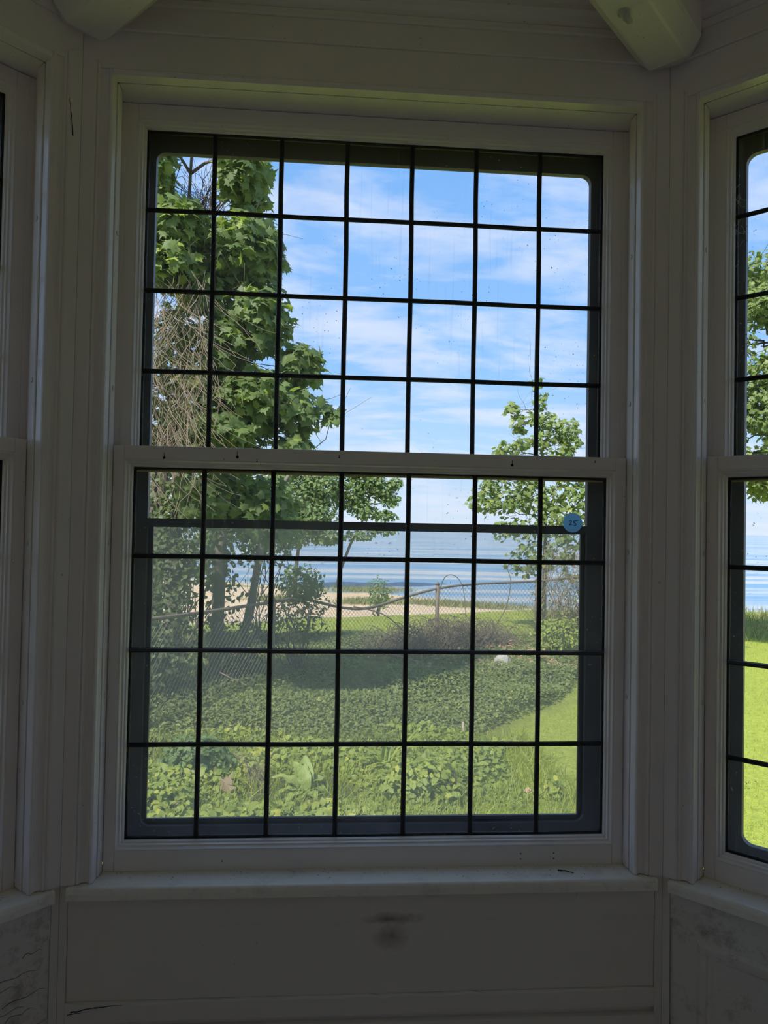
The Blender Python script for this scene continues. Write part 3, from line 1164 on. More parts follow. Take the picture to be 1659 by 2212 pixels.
for i in range(len(mt) - 1):
    for u in (0, .33, .66):
        dense_t.append(tuple(np.array(mt[i]) * (1 - u) + np.array(mt[i + 1]) * u))
limbs(b, dense_t, [np.array(c[0]) - base for c in CL], .018, rr, 5, .32)
b.tube([(1.50, -1.20, 2.95), (1.62, -1.22, 2.92), (1.72, -1.23, 2.93), (1.82, -1.21, 3.02), (1.86, -1.2, 3.18)], .006, 5, .004)
b.build('branches', 'twig', maple, True)
P_, N_ = clump_points(CL, 620, rr)
sz = rr.uniform(.085, .165, len(P_))
R_ = rot_from(N_ + np.array([.25, 0, 0]), rr.uniform(0, 2 * PI, len(P_)))
va = np.clip(rr.beta(1.6, 2.2, len(P_)) + .25 * (P_[:, 0] < -1.1) * (rr.random(len(P_)) < .5), 0, 1)
front = np.argsort(P_[:, 1] - .25 * rr.random(len(P_)))
single = front[:290]
rest = front[290:]
TM = tmpl_maple()
o = scatter('foliage', TM, P_[rest] - base, R_[rest], sz[rest], 'maple_leaf', maple, va[rest])
o['kind'] = 'stuff'
LM = []
for q in range(6):
    me = bpy.data.meshes.new('leaf')
    v = TM[0].copy()
    v[:, 2] += .10 * np.sin(v[:, 1] * 3 + q) + .06 * v[:, 0] * math.cos(q * 2)
    me.from_pydata(v.tolist(), [], TM[1])
    at = me.attributes.new('var', 'FLOAT', 'POINT')
    at.data.foreach_set('value', [.15 + .16 * q] * len(v))
    me.materials.append(MATS['maple_leaf'])
    LM.append(me)
for i in single:
    o = link('leaf', LM[int(va[i] * 5.99)], maple)
    m4 = Matrix([list(R_[i][r] * sz[i]) + [P_[i][r] - base[r]] for r in range(3)] + [[0, 0, 0, 1]])
    o.matrix_local = m4


def tube_set(name, mat, label, cat, gen, n, kind='stuff', seed=1):
    r2 = np.random.default_rng(seed)
    mb = MB()
    for i in range(n):
        pts, ra, rb = gen(r2, i)
        mb.tube(pts, ra, 4, rb)
    o = mb.build(name, mat)
    if label:
        tag(o, label, cat, kind=kind)
    return o


# dry vines hanging on the maple
def gen_vine(r2, i):
    x = r2.uniform(-1.95, -1.05)
    z1 = r2.uniform(2.2, 3.9)
    ln = r2.uniform(.3, 1.2)
    p = np.array([x, r2.uniform(5.75, 6.1), z1])
    dr = np.array([r2.normal(0, .35), 0, -1.0])
    pts = [tuple(p)]
    for j in range(7):
        dr = dr + np.array([r2.normal(0, .35), r2.normal(0, .15), r2.normal(0, .15)])
        p = p + dr / np.linalg.norm(dr) * ln / 7
        pts.append(tuple(p))
    return pts, r2.uniform(.002, .0048), .0015


tube_set('vine_tangle', 'dry_vine', 'dry brown vines hanging in a tangle over the maple', 'vines', gen_vine, 430, seed=5)


def gen_twig(r2, i):
    p = np.array([r2.uniform(-1.35, -1.0), 6.5 + r2.uniform(-.2, .2), r2.uniform(4.6, 4.8)])
    dr = np.array([r2.normal(-.05, .5), 0, 1.0])
    pts = [tuple(p)]
    ln = r2.uniform(.3, .75)
    for j in range(6):
        dr = dr + np.array([r2.normal(0, .4), r2.normal(0, .2), r2.normal(0, .25)])
        p = p + dr / np.linalg.norm(dr) * ln / 6
        pts.append(tuple(p))
    return pts, .005, .002


tube_set('bare_twigs', 'bramble', 'bare twigs against the sky near the top of the maple', 'twigs', gen_twig, 60, seed=6)


# --- ivy-clad trunks behind the screen
def ivy_tree(name, label, pts, r0, r1, nleaf, spread, seed, forks=(), leafmat='ivy_leaf', lsz=(.045, .085)):
    r2 = np.random.default_rng(seed)
    root = empty(name, pts[0])
    tag(root, label, 'tree')
    b0 = np.array(pts[0], float)
    b = MB().tube([tuple(np.array(p) - b0) for p in pts], r0, 9, r1)
    for fk in forks:
        b.tube([tuple(np.array(p) - b0) for p in fk], r1 * 1.0, 7, r1 * .4)
    b.build('trunk', 'grey_bark' if 'slender' in label else 'bark', root, True)
    pp = np.array(pts)
    seg = r2.integers(0, len(pp) - 1, nleaf)
    u = r2.random(nleaf)[:, None]
    c = pp[seg] * (1 - u) + pp[seg + 1] * u
    d = r2.normal(size=(nleaf, 3)) * np.array([1, 1, .6])
    d /= np.linalg.norm(d, axis=1, keepdims=True)
    bulge = .6 + .5 * np.sin(c[:, 2] * 4 + seed) ** 2
    P_ = c + d * (r0 + spread * r2.random(nleaf)[:, None] ** 1.3 * bulge[:, None])
    P_[:, 2] = np.maximum(P_[:, 2], GZ + .05)
    o = scatter('foliage', tmpl_oval(.85, .06, .15), P_ - b0, rot_from(d + np.array([0, -.3, .4]) + r2.normal(size=(nleaf, 3)) * .4, r2.uniform(0, 6.28, nleaf)),
                r2.uniform(*lsz, nleaf), leafmat, root, r2.beta(1.5, 2.5, nleaf))
    o['kind'] = 'stuff'
    return root


ivy_tree('ivy_tree', 'thick ivy-covered trunk at the left edge of the lower panes', [(-2.02, 8.0, GZ), (-2.0, 8.0, .3), (-1.97, 8.0, 1.4), (-1.92, 8.0, 2.6)], .12, .10, 1500, .42, 31)
ivy_tree('ivy_tree', 'ivy-covered trunk between the thick trunk and the leaning slender one', [(-1.27, 8.31, GZ), (-1.24, 8.31, .4), (-1.23, 8.32, 1.3), (-1.2, 8.32, 2.4)], .085, .075, 900, .34, 32)
ivy_tree('slender_tree', 'slender bare trunk leaning right and forking near the meeting rail', [(-1.03, 8.75, GZ), (-.95, 8.76, 0), (-.86, 8.77, .46), (-.78, 8.78, 1.0), (-.70, 8.78, 1.5)], .062, .045, 60, .3, 33,
         forks=[[(-.70, 8.78, 1.45), (-.60, 8.8, 1.85), (-.42, 8.8, 2.1), (-.25, 8.8, 2.5)], [(-.72, 8.78, 1.4), (-.95, 8.7, 1.8), (-1.1, 8.7, 2.5)]])


# understorey shrubs below the maple
def shrub(name, label, c, rad, n, lsz, mat, seed, tm=None, stems=6, cat='shrub', stemmat='twig', ground=True):
    r2 = np.random.default_rng(seed)
    gz = float(ground_z(c[0], c[1])) if ground else c[2]
    root = empty(name, (c[0], c[1], gz))
    tag(root, label, cat)
    rel = np.array([0, 0, c[2] - gz])
    d = r2.normal(size=(n, 3))
    d /= np.linalg.norm(d, axis=1, keepdims=True)
    P_ = rel + d * (r2.uniform(.3, 1.05, n) ** .6)[:, None] * np.array(rad) * (1 + .22 * np.sin(d[:, 0] * 5 + seed) * np.cos(d[:, 2] * 6))[:, None]
    P_[:, 2] = np.maximum(P_[:, 2], .02)
    b = MB()
    for i in range(stems):
        e_ = rel + r2.normal(size=3) * np.array(rad) * .5
        b.tube(wander((r2.normal(0, .04), r2.normal(0, .04), -.02), e_, 5, .06, r2), .012, 5, .004)
    b.build('stems', stemmat, root)
    o = scatter('foliage', tm or tmpl_oval(.7), P_, rot_from(d * .6 + np.array([0, -.2, .6]) + r2.normal(size=(n, 3)) * .4, r2.uniform(0, 6.28, n)),
                r2.uniform(*lsz, n), mat, root, r2.beta(1.7, 2.0, n))
    o['kind'] = 'stuff'
    return root


shrub('dark_shrub', 'dark leafy undergrowth at the foot of the thick ivy trunk', (-1.95, 7.2, -.12), (.55, .5, .45), 1300, (.05, .09), 'ivy_leaf', 41)
shrub('dark_shrub', 'dark leafy undergrowth between the leaning trunk and the ivy mound', (-.95, 8.6, -.20), (.5, .4, .40), 700, (.045, .08), 'ivy_leaf', 42)
shrub('ivy_mound', 'ivy mound with pale fresh leaves on top of the wire fence', (-.22, 9.05, .62), (.36, .3, .30), 850, (.04, .08), 'far_leaf', 43)
shrub('ivy_mound', 'dark tangle of ivy hanging from the fence below the pale leaves', (-.25, 9.15, .15), (.46, .3, .38), 500, (.04, .075), 'ivy_leaf', 44, stems=16)
shrub('green_shrub', 'rounded bright green shrub near the lower right of the wire fence', (4.05, 10.7, -.30), (.42, .4, .33), 900, (.04, .075), 'weed_leaf', 45)
shrub('dry_shrub', 'greyish half-dead shrub tangled over the right end of the fence', (4.75, 12.3, -.0), (.75, .5, .65), 700, (.035, .07), 'ground_leaf', 46, stems=90, stemmat='dry_vine')
shrub('beach_shrub', 'small pale shrub beyond the fence left of the iron post', (1.35, 16.0, -.15), (.30, .3, .42), 420, (.05, .09), 'far_leaf', 47)

shrub('thicket_tree', 'leafy thicket closing the view behind the ivy trunks', (-2.2, 10.6, 1.5), (1.15, .8, 1.25), 3200, (.06, .12), 'far_leaf', 48, tm=tmpl_maple(), stems=14, cat='tree')
shrub('thicket_tree', 'lower leafy thicket behind the leaning slender trunk', (-.95, 11.4, 1.55), (.75, .6, .85), 1700, (.06, .12), 'far_leaf', 49, tm=tmpl_maple(), stems=10, cat='tree')
shrub('ivy_curtain', 'dark ivy wrapped thickly round the trunk of the maple', (-1.66, 7.55, .75), (.30, .25, 1.45), 1500, (.05, .09), 'ivy_leaf', 50, stems=5)

# --- right-hand tree beyond the fence
rt_base = np.array([4.6, 13.6, GZ])
rtree = empty('young_tree', tuple(rt_base))
tag(rtree, 'windblown young tree with loose branches on the right side of the window', 'tree')
RCL = [((4.32, 13.3, 4.45), (.10, .2, .12), .06), ((4.42, 13.3, 4.10), (.10, .2, .16), .10), ((3.88, 13.4, 3.92), (.14, .2, .13), .14), ((4.00, 13.4, 3.62), (.14, .2, .16), .15),
       ((4.28, 13.3, 3.72), (.12, .2, .14), .14), ((4.55, 13.3, 3.66), (.20, .3, .16), .24), ((4.90, 13.1, 3.50), (.18, .3, .18), .26), ((4.98, 13.1, 3.22), (.16, .3, .14), .20),
       ((4.45, 13.3, 3.30), (.22, .3, .16), .22), ((4.05, 13.4, 3.20), (.16, .3, .12), .16), ((3.72, 13.4, 3.05), (.20, .3, .16), .24), ((4.75, 13.1, 2.95), (.24, .3, .16), .24),
       ((3.45, 13.5, 2.45), (.22, .3, .26), .28), ((3.30, 13.5, 2.0), (.26, .3, .22), .34), ((3.75, 13.4, 2.1), (.30, .3, .26), .40), ((4.20, 13.4, 2.55), (.24, .3, .26), .32),
       ((4.35, 13.4, 2.1), (.36, .3, .28), .50), ((4.95, 13.1, 2.35), (.28, .3, .30), .36), ((5.3, 13.0, 2.0), (.3, .3, .4), .4), ((4.8, 13.2, 1.7), (.5, .4, .3), .55),
       ((3.9, 13.4, 1.45), (.42, .3, .20), .28), ((4.6, 13.2, 1.1), (.5, .4, .35), .45), ((4.2, 13.3, .78), (.36, .3, .24), .35), ((5.2, 13.1, 1.0), (.4, .3, .5), .35)]
tk = [(0, 0, -.05), (.02, -.05, 1.0), (.0, -.15, 2.0), (-.08, -.22, 3.2), (-.2, -.28, 4.3), (-.28, -.3, 5.1)]
b = MB().tube(tk, .06, 8, .008)
b.build('trunk', 'grey_bark', rtree, True)
b = MB()
dt = [tuple(np.array(tk[i]) * (1 - u) + np.array(tk[i + 1]) * u) for i in range(5) for u in (0, .33, .66)]
limbs(b, dt, [np.array(c[0]) - rt_base for c in RCL], .013, rr, 4, .25)
b.build('branches', 'grey_bark', rtree, True)
RCL = [(c_, tuple(q_ * 1.35 for q_ in r_), w_) for c_, r_, w_ in RCL]
P_, N_ = clump_points(RCL, 440, rr)
o = scatter('foliage', TM, P_ - rt_base, rot_from(N_, rr.uniform(0, 6.28, len(P_))), rr.uniform(.085, .15, len(P_)), 'pale_leaf', rtree, rr.beta(1.6, 1.8, len(P_)))
o['kind'] = 'stuff'

# --- tree seen through the right-hand window
pt_base = np.array([9.2, 11.4, GZ])
ptree = empty('shade_tree', tuple(pt_base))
tag(ptree, 'spreading green tree seen through the right-hand window', 'tree')
PCL = []
r3 = np.random.default_rng(77)
for i in range(46):
    d = r3.normal(size=3)
    d /= np.linalg.norm(d)
    c = np.array([8.0, 11.2, 3.75]) + d * np.array([2.0, 1.4, 2.5]) * r3.uniform(.5, 1.0)
    PCL.append((tuple(c), (.42, .4, .30), r3.uniform(.5, 1.0)))
tk = [(0, 0, -.05), (-.05, 0, 1.2), (-.2, 0, 2.4), (-.5, 0, 3.6), (-.9, -.1, 4.8), (-1.1, -.1, 6.0)]
MB().tube(tk, .14, 9, .03).build('trunk', 'bark', ptree, True)
b = MB()
dt = [tuple(np.array(tk[i]) * (1 - u) + np.array(tk[i + 1]) * u) for i in range(5) for u in (0, .33, .66)]
limbs(b, dt, [np.array(c[0]) - pt_base for c in PCL], .022, r3, 3, .3)
b.build('branches', 'bark', ptree, True)
PCL = [(c_, tuple(q_ * 1.25 for q_ in r_), w_) for c_, r_, w_ in PCL]
P_, N_ = clump_points(PCL, 420, r3)
o = scatter('foliage', TM, P_ - pt_base, rot_from(N_, r3.uniform(0, 6.28, len(P_))), r3.uniform(.08, .14, len(P_)), 'pale_leaf', ptree, r3.beta(1.6, 1.8, len(P_)))
o['kind'] = 'stuff'


# --- trees standing on the beach
def beach_tree(label, bx, by, lean, cls, dens, seed, tr0=.16):
    r2 = np.random.default_rng(seed)
    gz = float(ground_z(bx, by))
    b0 = np.array([bx, by, gz])
    root = empty('beach_tree', tuple(b0))
    tag(root, label, 'tree')
    tk = [np.array([0, 0, -.2]), np.array([lean * .15, 0, 1.3]), np.array([lean * .4, 0, 2.8]), np.array([lean * .8, 0, 4.6]), np.array([lean, 0, 6.4])]
    MB().tube([tuple(p) for p in tk], tr0, 8, .05).build('trunk', 'bark', root, True)
    b = MB()
    dt = [tuple(tk[i] * (1 - u) + tk[i + 1] * u) for i in range(4) for u in (0, .25, .5, .75)]
    limbs(b, dt[3:], [np.array(c[0]) - b0 for c in cls], .045, r2, 3, .6)
    b.build('branches', 'bark', root, True)
    P_, N_ = clump_points(cls, dens, r2)
    o = scatter('foliage', tmpl_oval(.8), P_ - b0, rot_from(N_, r2.uniform(0, 6.28, len(P_))), r2.uniform(.16, .30, len(P_)), 'far_leaf', root, r2.beta(1.6, 2.0, len(P_)))
    o['kind'] = 'stuff'


beach_tree('dense round tree on the beach left of centre', -2.1, 44.7, .6,
           [((-2.2, 44.6, 3.3), (1.9, 1.5, 1.5), 1.2), ((-.6, 44.7, 4.0), (1.5, 1.4, 1.3), 1.0), ((-3.4, 44.8, 2.2), (1.4, 1.3, 1.3), .7), ((-1.0, 44.5, 2.2), (1.6, 1.4, 1.2), .9), ((-2.2, 44.6, 1.0), (1.5, 1.2, .9), .6), ((-.2, 44.5, .9), (1.2, 1, .7), .4), ((-3.0, 44.7, 5.0), (1.5, 1.2, .9), .6)], 1500, 51)
beach_tree('thin airy tree leaning right on the beach beside the dense one', .5, 45.5, 2.2,
           [((1.3, 45.4, 3.6), (1.3, 1.0, 1.1), .55), ((2.4, 45.4, 4.5), (1.2, 1.0, .7), .45), ((3.4, 45.4, 3.9), (.9, .8, .6), .28), ((3.9, 45.4, 3.2), (.7, .7, .4), .16), ((4.2, 45.4, 4.3), (.5, .5, .4), .10), ((3.6, 45.4, 2.2), (.8, .6, .3), .14), ((2.2, 45.4, 2.6), (1.0, .8, .7), .25), ((1.9, 45.4, .9), (1.2, .6, .3), .12), ((3.5, 45.3, 1.2), (1.0, .5, .18), .08), ((1.4, 45.4, 5.1), (1.0, .8, .5), .3)], 1500, 52, .12)

# --- wire fence
FP = [(-2.9, 4.7, .49), (-1.63, 6.1, .49), (-1.23, 7.2, .44), (-.55, 8.49, .43), (-.21, 9.01, .43), (.39, 9.72, .23), (.83, 10.21, .18), (1.48, 10.86, .30), (2.05, 11.29, .40), (2.76, 11.77, .45), (4.15, 12.47, .47), (5.55, 13.05, .54), (8.2, 14.1, .5)]
fence = empty('chain_link_fence', (FP[8][0], FP[8][1], GZ))
tag(fence, 'old rusty chain-link fence with a sagging top rail crossing the garden', 'fence')
f0 = np.array([FP[8][0], FP[8][1], GZ])
sm = []
FA = [np.array(p) for p in FP]
for i in range(len(FA) - 1):
    p0, p1, p2, p3 = FA[max(i - 1, 0)], FA[i], FA[i + 1], FA[min(i + 2, len(FA) - 1)]
    for j in range(5):
        u = j / 5
        sm.append(.5 * ((2 * p1) + (p2 - p0) * u + (2 * p0 - 5 * p1 + 4 * p2 - p3) * u * u + (3 * p1 - 3 * p2 + p3 - p0) * u ** 3))
sm.append(FA[-1])
MB().tube([tuple(p - f0) for p in sm], .022, 7).build('top_rail', 'rust_metal', fence, True)
for (x, y, z) in ((2.05, 11.29, .47), (-.55, 8.49, .45), (4.15, 12.47, .49), (-1.63, 6.1, .5), (6.6, 13.46, .52)):
    b = MB().tube([(x - f0[0], y - f0[1], -.02), (x - f0[0], y - f0[1], z - GZ)], .033, 9)
    b.tube([(x - f0[0], y - f0[1], z - GZ), (x - f0[0], y - f0[1], z - GZ + .05)], .042, 9, .012)
    b.build('post', 'rust_metal', fence, True)
b = MB()
arc = [0]
for i in range(1, len(sm)):
    arc.append(arc[-1] + math.hypot(sm[i][0] - sm[i - 1][0], sm[i][1] - sm[i - 1][1]))
arc = np.array(arc)
sma = np.array(sm)


def fpt(s_, h):
    x = np.interp(s_, arc, sma[:, 0])
    y = np.interp(s_, arc, sma[:, 1])
    zt = np.interp(s_, arc, sma[:, 2])
    return (x - f0[0], y - f0[1], h * (zt - GZ))


s_ = 0.0
while s_ < arc[-1]:
    for sg in (1, -1):
        pts = [fpt(min(max(s_ + sg * 1.05 * h, 0), arc[-1]), h) for h in (.02, .5, 1.0)]
        b.tube(pts, .0024, 3)
    s_ += .085
o = b.build('wire_mesh', 'galvanised', fence)
o['kind'] = 'stuff'


# --- brambles and canes along the fence
def gen_bramble(r2, i):
    cx_ = r2.uniform(.75, 3.3)
    cy_ = np.interp(cx_, sma[:, 0], sma[:, 1]) - r2.uniform(-.1, .7)
    sp_ = r2.uniform(.2, .7) * r2.choice([-1, 1])
    hh = r2.uniform(.15, .75) * (1 - .35 * abs(cx_ - 2.0) / 1.3)
    pts = []
    ph = r2.uniform(0, 6)
    for j in range(9):
        u = j / 8
        pts.append((cx_ + sp_ * u + .04 * math.sin(ph + 7 * u), cy_ + .25 * math.sin(ph) * u, GZ + .02 + 4 * hh * u * (1 - u * .85) * .75 + .02 * math.sin(9 * u + ph)))
    return pts, r2.uniform(.005, .011), .003


tube_set('bramble_heap', 'bramble', 'heap of bare brown brambles round the iron fence post', 'brambles', gen_bramble, 460, seed=8)


def gen_vine_r(r2, i):
    p = np.array([r2.uniform(4.1, 5.6), r2.uniform(11.9, 12.4), r2.uniform(.1, 1.3)])
    ln = r2.uniform(.4, 1.2)
    dr = np.array([r2.normal(0, .6), 0, -1.0])
    pts = [tuple(p)]
    for j in range(6):
        dr = dr + np.array([r2.normal(0, .4), r2.normal(0, .2), r2.normal(0, .3)])
        p = p + dr / np.linalg.norm(dr) * ln / 6
        p[2] = max(p[2], GZ + .03)
        pts.append(tuple(p))
    return pts, r2.uniform(.003, .007), .002


tube_set('dry_vine_curtain', 'dry_vine', 'curtain of dry vines draped over the right end of the fence', 'vines', gen_vine_r, 200, seed=9)
ARCS = [([(2.10, 11.2, -.5), (2.06, 11.2, .2), (2.16, 11.2, .60), (2.36, 11.2, .62), (2.50, 11.2, .35), (2.55, 11.2, -.3)], 'tall looping bare cane just right of the iron post'),
        ([(3.05, 11.6, -.4), (3.32, 11.6, .0), (3.42, 11.6, .5), (3.36, 11.6, .75), (3.42, 11.6, .95)], 'bare cane rising in a hook above the top rail'),
        ([(.55, 9.7, .25), (1.0, 9.9, .12), (1.35, 10.0, -.15), (1.6, 10.1, -.35)], 'bare branch slanting down from the sagging rail'),
        ([(.05, 9.0, .45), (-.2, 9.0, .75), (-.5, 9.0, .9), (-.9, 9.0, 1.05)], 'thin bare branch slanting up from the fence towards the leaning trunk')]
def spline(pts, k=6):
    A = [Vector(p) for p in pts]
    out = []
    for i in range(len(A) - 1):
        p0, p1, p2, p3 = A[max(i - 1, 0)], A[i], A[i + 1], A[min(i + 2, len(A) - 1)]
        for j in range(k):
            u = j / k
            out.append(.5 * ((2 * p1) + (p2 - p0) * u + (2 * p0 - 5 * p1 + 4 * p2 - p3) * u * u + (3 * p1 - 3 * p2 + p3 - p0) * u ** 3))
    return out + [A[-1]]


for pts, lb in ARCS:
    o = MB().tube(spline(pts), .010, 6, .005).build('bare_cane', 'bramble', None, True)
    tag(o, lb, 'branch')

# --- ground cover, weeds, grass, litter


def in_bed(x, y):
    return x < (y - 5.4) * .72 + 1.30 + .35 * vnoise(x, y, 1.3, 3)


n = 170000
gx_ = RNG.uniform(-6.5, 6.6, n)
gy_ = RNG.uniform(5.3, 12.6, n)
keep = in_bed(gx_, gy_) & (gx_ < .55 * gy_ + .5)
gx_, gy_ = gx_[keep], gy_[keep]
hm = .05 + .10 * (vnoise(gx_, gy_, 2.1, 5) + 1) * smooth((gy_ - 5.2) / 1.5) * (1 - .6 * smooth((gy_ - 9.2) / 1.5))
gzv = ground_z(gx_, gy_) + hm * (1.0 - .75 * RNG.random(len(gx_)) ** 2)
P_ = np.stack([gx_, gy_, gzv], 1)
nr = RNG.normal(size=P_.shape) * .45 + np.array([0, -.25, 1])
o = scatter('ground_cover', tmpl_small(), P_, rot_from(nr, RNG.uniform(0, 6.28, len(P_))), RNG.uniform(.03, .062, len(P_)), 'ground_leaf', None,
            np.clip(RNG.beta(1.6, 2.2, len(P_)) + .18 * vnoise(gx_, gy_, .9, 6), 0, 1))
tag(o, 'dense low green ground cover spreading below the fence', 'ground cover', kind='stuff')

n = 42000
wx = RNG.uniform(-6.0, 2.6, n)
wy = RNG.uniform(3.4, 6.1, n)
k_ = wx < (wy - 5.0) * .2 + 1.75 + .3 * vnoise(wx, wy, 2, 4)
k_ &= vnoise(wx, wy, 2.6, 8) > -.45
wx, wy = wx[k_], wy[k_]
hm = .04 + .13 * np.clip(vnoise(wx, wy, 2.6, 8) + .35, 0, 1)
P_ = np.stack([wx, wy, ground_z(wx, wy) + hm * RNG.random(len(wx)) ** .6], 1)
o = scatter('leafy_weeds', tmpl_oval(.8, .08, .2), P_, rot_from(RNG.normal(size=P_.shape) * .5 + np.array([0, -.35, 1]), RNG.uniform(0, 6.28, len(P_))), RNG.uniform(.028, .075, len(P_)), 'weed_leaf', None,
            np.clip(RNG.beta(1.6, 1.8, len(P_)) + .2 * vnoise(wx, wy, 1.3, 9), 0, 1))
tag(o, 'yellow-green leafy weeds carpeting the ground nearest the window', 'weeds', kind='stuff')


def blades(name, label, gx_, gy_, hgt, mat, lean=.35, wid=1.0, cat='grass'):
    n = len(gx_)
    P_ = np.stack([gx_, gy_, ground_z(gx_, gy_) - .005], 1)
    nr = RNG.normal(size=(n, 3)) * lean + np.array([.12, 0, 1])
    tm = tmpl_blade()
    tm[0][:, 0] *= wid
    o = scatter(name, tm, P_, rot_from(nr, RNG.uniform(0, 6.28, n)), hgt, mat, None, RNG.beta(1.6, 1.8, n))
    return tag(o, label, cat, kind='stuff') if label else o


n = 80000
lx = RNG.uniform(.9, 9.5, n)
ly = 3.2 + 9.3 * RNG.random(n) ** 1.5
k_ = (~in_bed(lx, ly)) & (lx < .72 * (ly + 1.2) + .6)
lx, ly = lx[k_], ly[k_]
blades('lawn_grass', 'short bright green lawn grass on the right', lx, ly, RNG.uniform(.025, .055, len(lx)), 'grass_blade')
n = 42000
lx = RNG.uniform(-6.0, 2.2, n)
ly = RNG.uniform(2.6, 6.0, n)
blades('rough_grass', 'rough grass growing among the weeds', lx, ly, RNG.uniform(.08, .20, n), 'grass_blade', .5, .6)
n = 14000
lx = RNG.uniform(-6, 11, n)
ly = RNG.uniform(12.0, 17.0, n)
k_ = ly < np.clip(15.0 + .40 * lx, 13.4, 17.2)
lx, ly = lx[k_], ly[k_]
blades('meadow_grass', 'taller green grass beyond the wire fence', lx, ly, RNG.uniform(.05, .10, len(lx)), 'grass_blade', .35, 1.2)
n = 5000
lx = RNG.uniform(5.2, 12, n)
ly = RNG.uniform(12.5, 17.3, n)
blades('bank_grass', 'rough grass and dry stems along the top of the bank', lx, ly, RNG.uniform(.12, .34, n), 'dune_grass', .35, .8)
for (cx_, cy_, rx_, ry_, m_, lb) in ((2.6, 44.0, 2.6, 1.6, 2600, 'patch of beach grass at the water edge in the middle'),
                                    (6.5, 34.5, 3.4, 1.3, 3000, 'wide patch of beach grass behind the iron post'),
                                    (1.9, 33.0, 1.4, .9, 1600, 'small patch of beach grass left of the iron post'),
                                    (-2.4, 33.5, 1.2, .7, 1200, 'small patch of beach grass behind the ivy mound')):
    q = RNG.normal(size=(m_, 2)) * .5
    o = blades('beach_grass', None, cx_ + q[:, 0] * rx_, cy_ + q[:, 1] * ry_, RNG.uniform(.15, .35, m_), 'dune_grass', .3, 1.6)
    tag(o, lb, 'beach grass', 'beach grass patches', 'stuff')
# leaf litter
n = 1500
lx = RNG.uniform(1.3, 6.0, n)
ly = RNG.uniform(9.2, 11.8, n)
P_ = np.stack([lx, ly, ground_z(lx, ly) + RNG.uniform(.06, .13, n)], 1)
o = scatter('leaf_litter', tmpl_small(), P_, rot_from(RNG.normal(size=(n, 3)) * .4 + np.array([0, -.4, 1]), RNG.uniform(0, 6.28, n)), RNG.uniform(.05, .10, n), 'litter_leaf')
tag(o, 'fallen orange-brown leaves under the fence', 'leaf litter', kind='stuff')

# --- single plants near the window


def leaf_sheet(length, width, droop, mat, var, wave=.0, nseg=8, seed=0, tip=.0):
    """a broad leaf with a folded midrib and wavy edge, base at the origin, growing along +y"""
    r2 = random.Random(seed)
    v, f = [], []
    for i in range(nseg + 1):
        u = i / nseg
        wd = width * .5 * math.sin(PI * min(1, .06 + .94 * u) ** .8) ** .75 if i < nseg else .002
        wd = max(wd, .006)
        y = length * (u - .18 * droop * u * u)
        z = length * (.55 * u * (1 - .3 * u) - droop * u * u)
        zz = .22 * wd
        for s_, q in ((-1, 1), (-.5, .45), (0, 0), (.5, .45), (1, 1)):
            v.append((s_ * wd, y, z + zz * q + wave * math.sin(u * 14 + s_ * 2) * abs(s_) * .5 + r2.uniform(-1, 1) * wave * .2))
    for i in range(nseg):
        for j in range(4):
            a = i * 5 + j
            f.append((a, a + 1, a + 6, a + 5))
    me = bpy.data.meshes.new('leaf')
    me.from_pydata(v, [], f)
    me.polygons.foreach_set('use_smooth', [True] * len(f))
    at = me.attributes.new('var', 'FLOAT', 'POINT')
    at.data.foreach_set('value', [var] * len(v))
    me.materials.append(MATS[mat])
    return me


def gpt(x, y, dz=0.0):
    return (x, y, float(ground_z(x, y)) + dz)


dock = empty('dock_plant', gpt(0.02, 4.55))
tag(dock, 'big pale green rosette of broad leaves near the bottom middle of the window', 'plant')
for i, (az, ln, wd, el) in enumerate(((90, .46, .15, 1.15), (60, .40, .13, .95), (125, .42, .14, .95), (160, .44, .13, .55), (20, .42, .13, .5), (-10, .36, .12, .15), (195, .38, .12, .2),
                                      (230, .34, .13, .05), (300, .32, .12, .1), (80, .36, .13, 1.3), (265, .28, .12, .1), (140, .36, .12, .35), (45, .36, .12, .4))):
    ln *= .66
    me = leaf_sheet(ln, wd * .95, .55 if el < .6 else .42, 'dock_leaf', random.uniform(.1, .9), .022, 12, seed=i)
    o = link('leaf', me, dock)
    o.rotation_euler = (el, 0, math.radians(az - 90))
    o.location = (random.uniform(-.02, .02), random.uniform(-.02, .02), .02)

lily = empty('strap_leaf_plant', gpt(.74, 5.05))
tag(lily, 'clump of long arching strap leaves right of the broad-leaved rosette', 'plant')
for i in range(22):
    me = leaf_sheet(random.uniform(.30, .50), .030, random.uniform(.35, .8), 'weed_leaf', random.uniform(.2, .9), 0, 7, i)
    o = link('leaf', me, lily)
    o.rotation_euler = (random.uniform(.4, 1.0), 0, random.uniform(0, 6.28))
    o.location = (random.uniform(-.10, .10), random.uniform(-.08, .08), .0)

shrub('soft_weed', 'soft mid-green bushy weed at the lower left of the window', (-.88, 4.95, -.50), (.30, .25, .20), 900, (.035, .07), 'far_leaf', 61, cat='plant', stems=8)
shrub('tall_weed', 'yellow-green bushy weed in front of the strap leaves', (.95, 4.45, -.53), (.34, .26, .17), 900, (.035, .07), 'weed_leaf', 62, cat='plant', stems=8)
shrub('tall_weed', 'yellow-green bushy weed at the lower left corner of the window', (-.98, 4.15, -.56), (.26, .22, .14), 650, (.035, .068), 'weed_leaf', 63, cat='plant', stems=8)
shrub('small_weed', 'little yellow-green plant alone on the lawn edge at the lower right', (1.98, 4.42, -.60), (.10, .09, .08), 60, (.05, .08), 'weed_leaf', 64, cat='plant', stems=4)

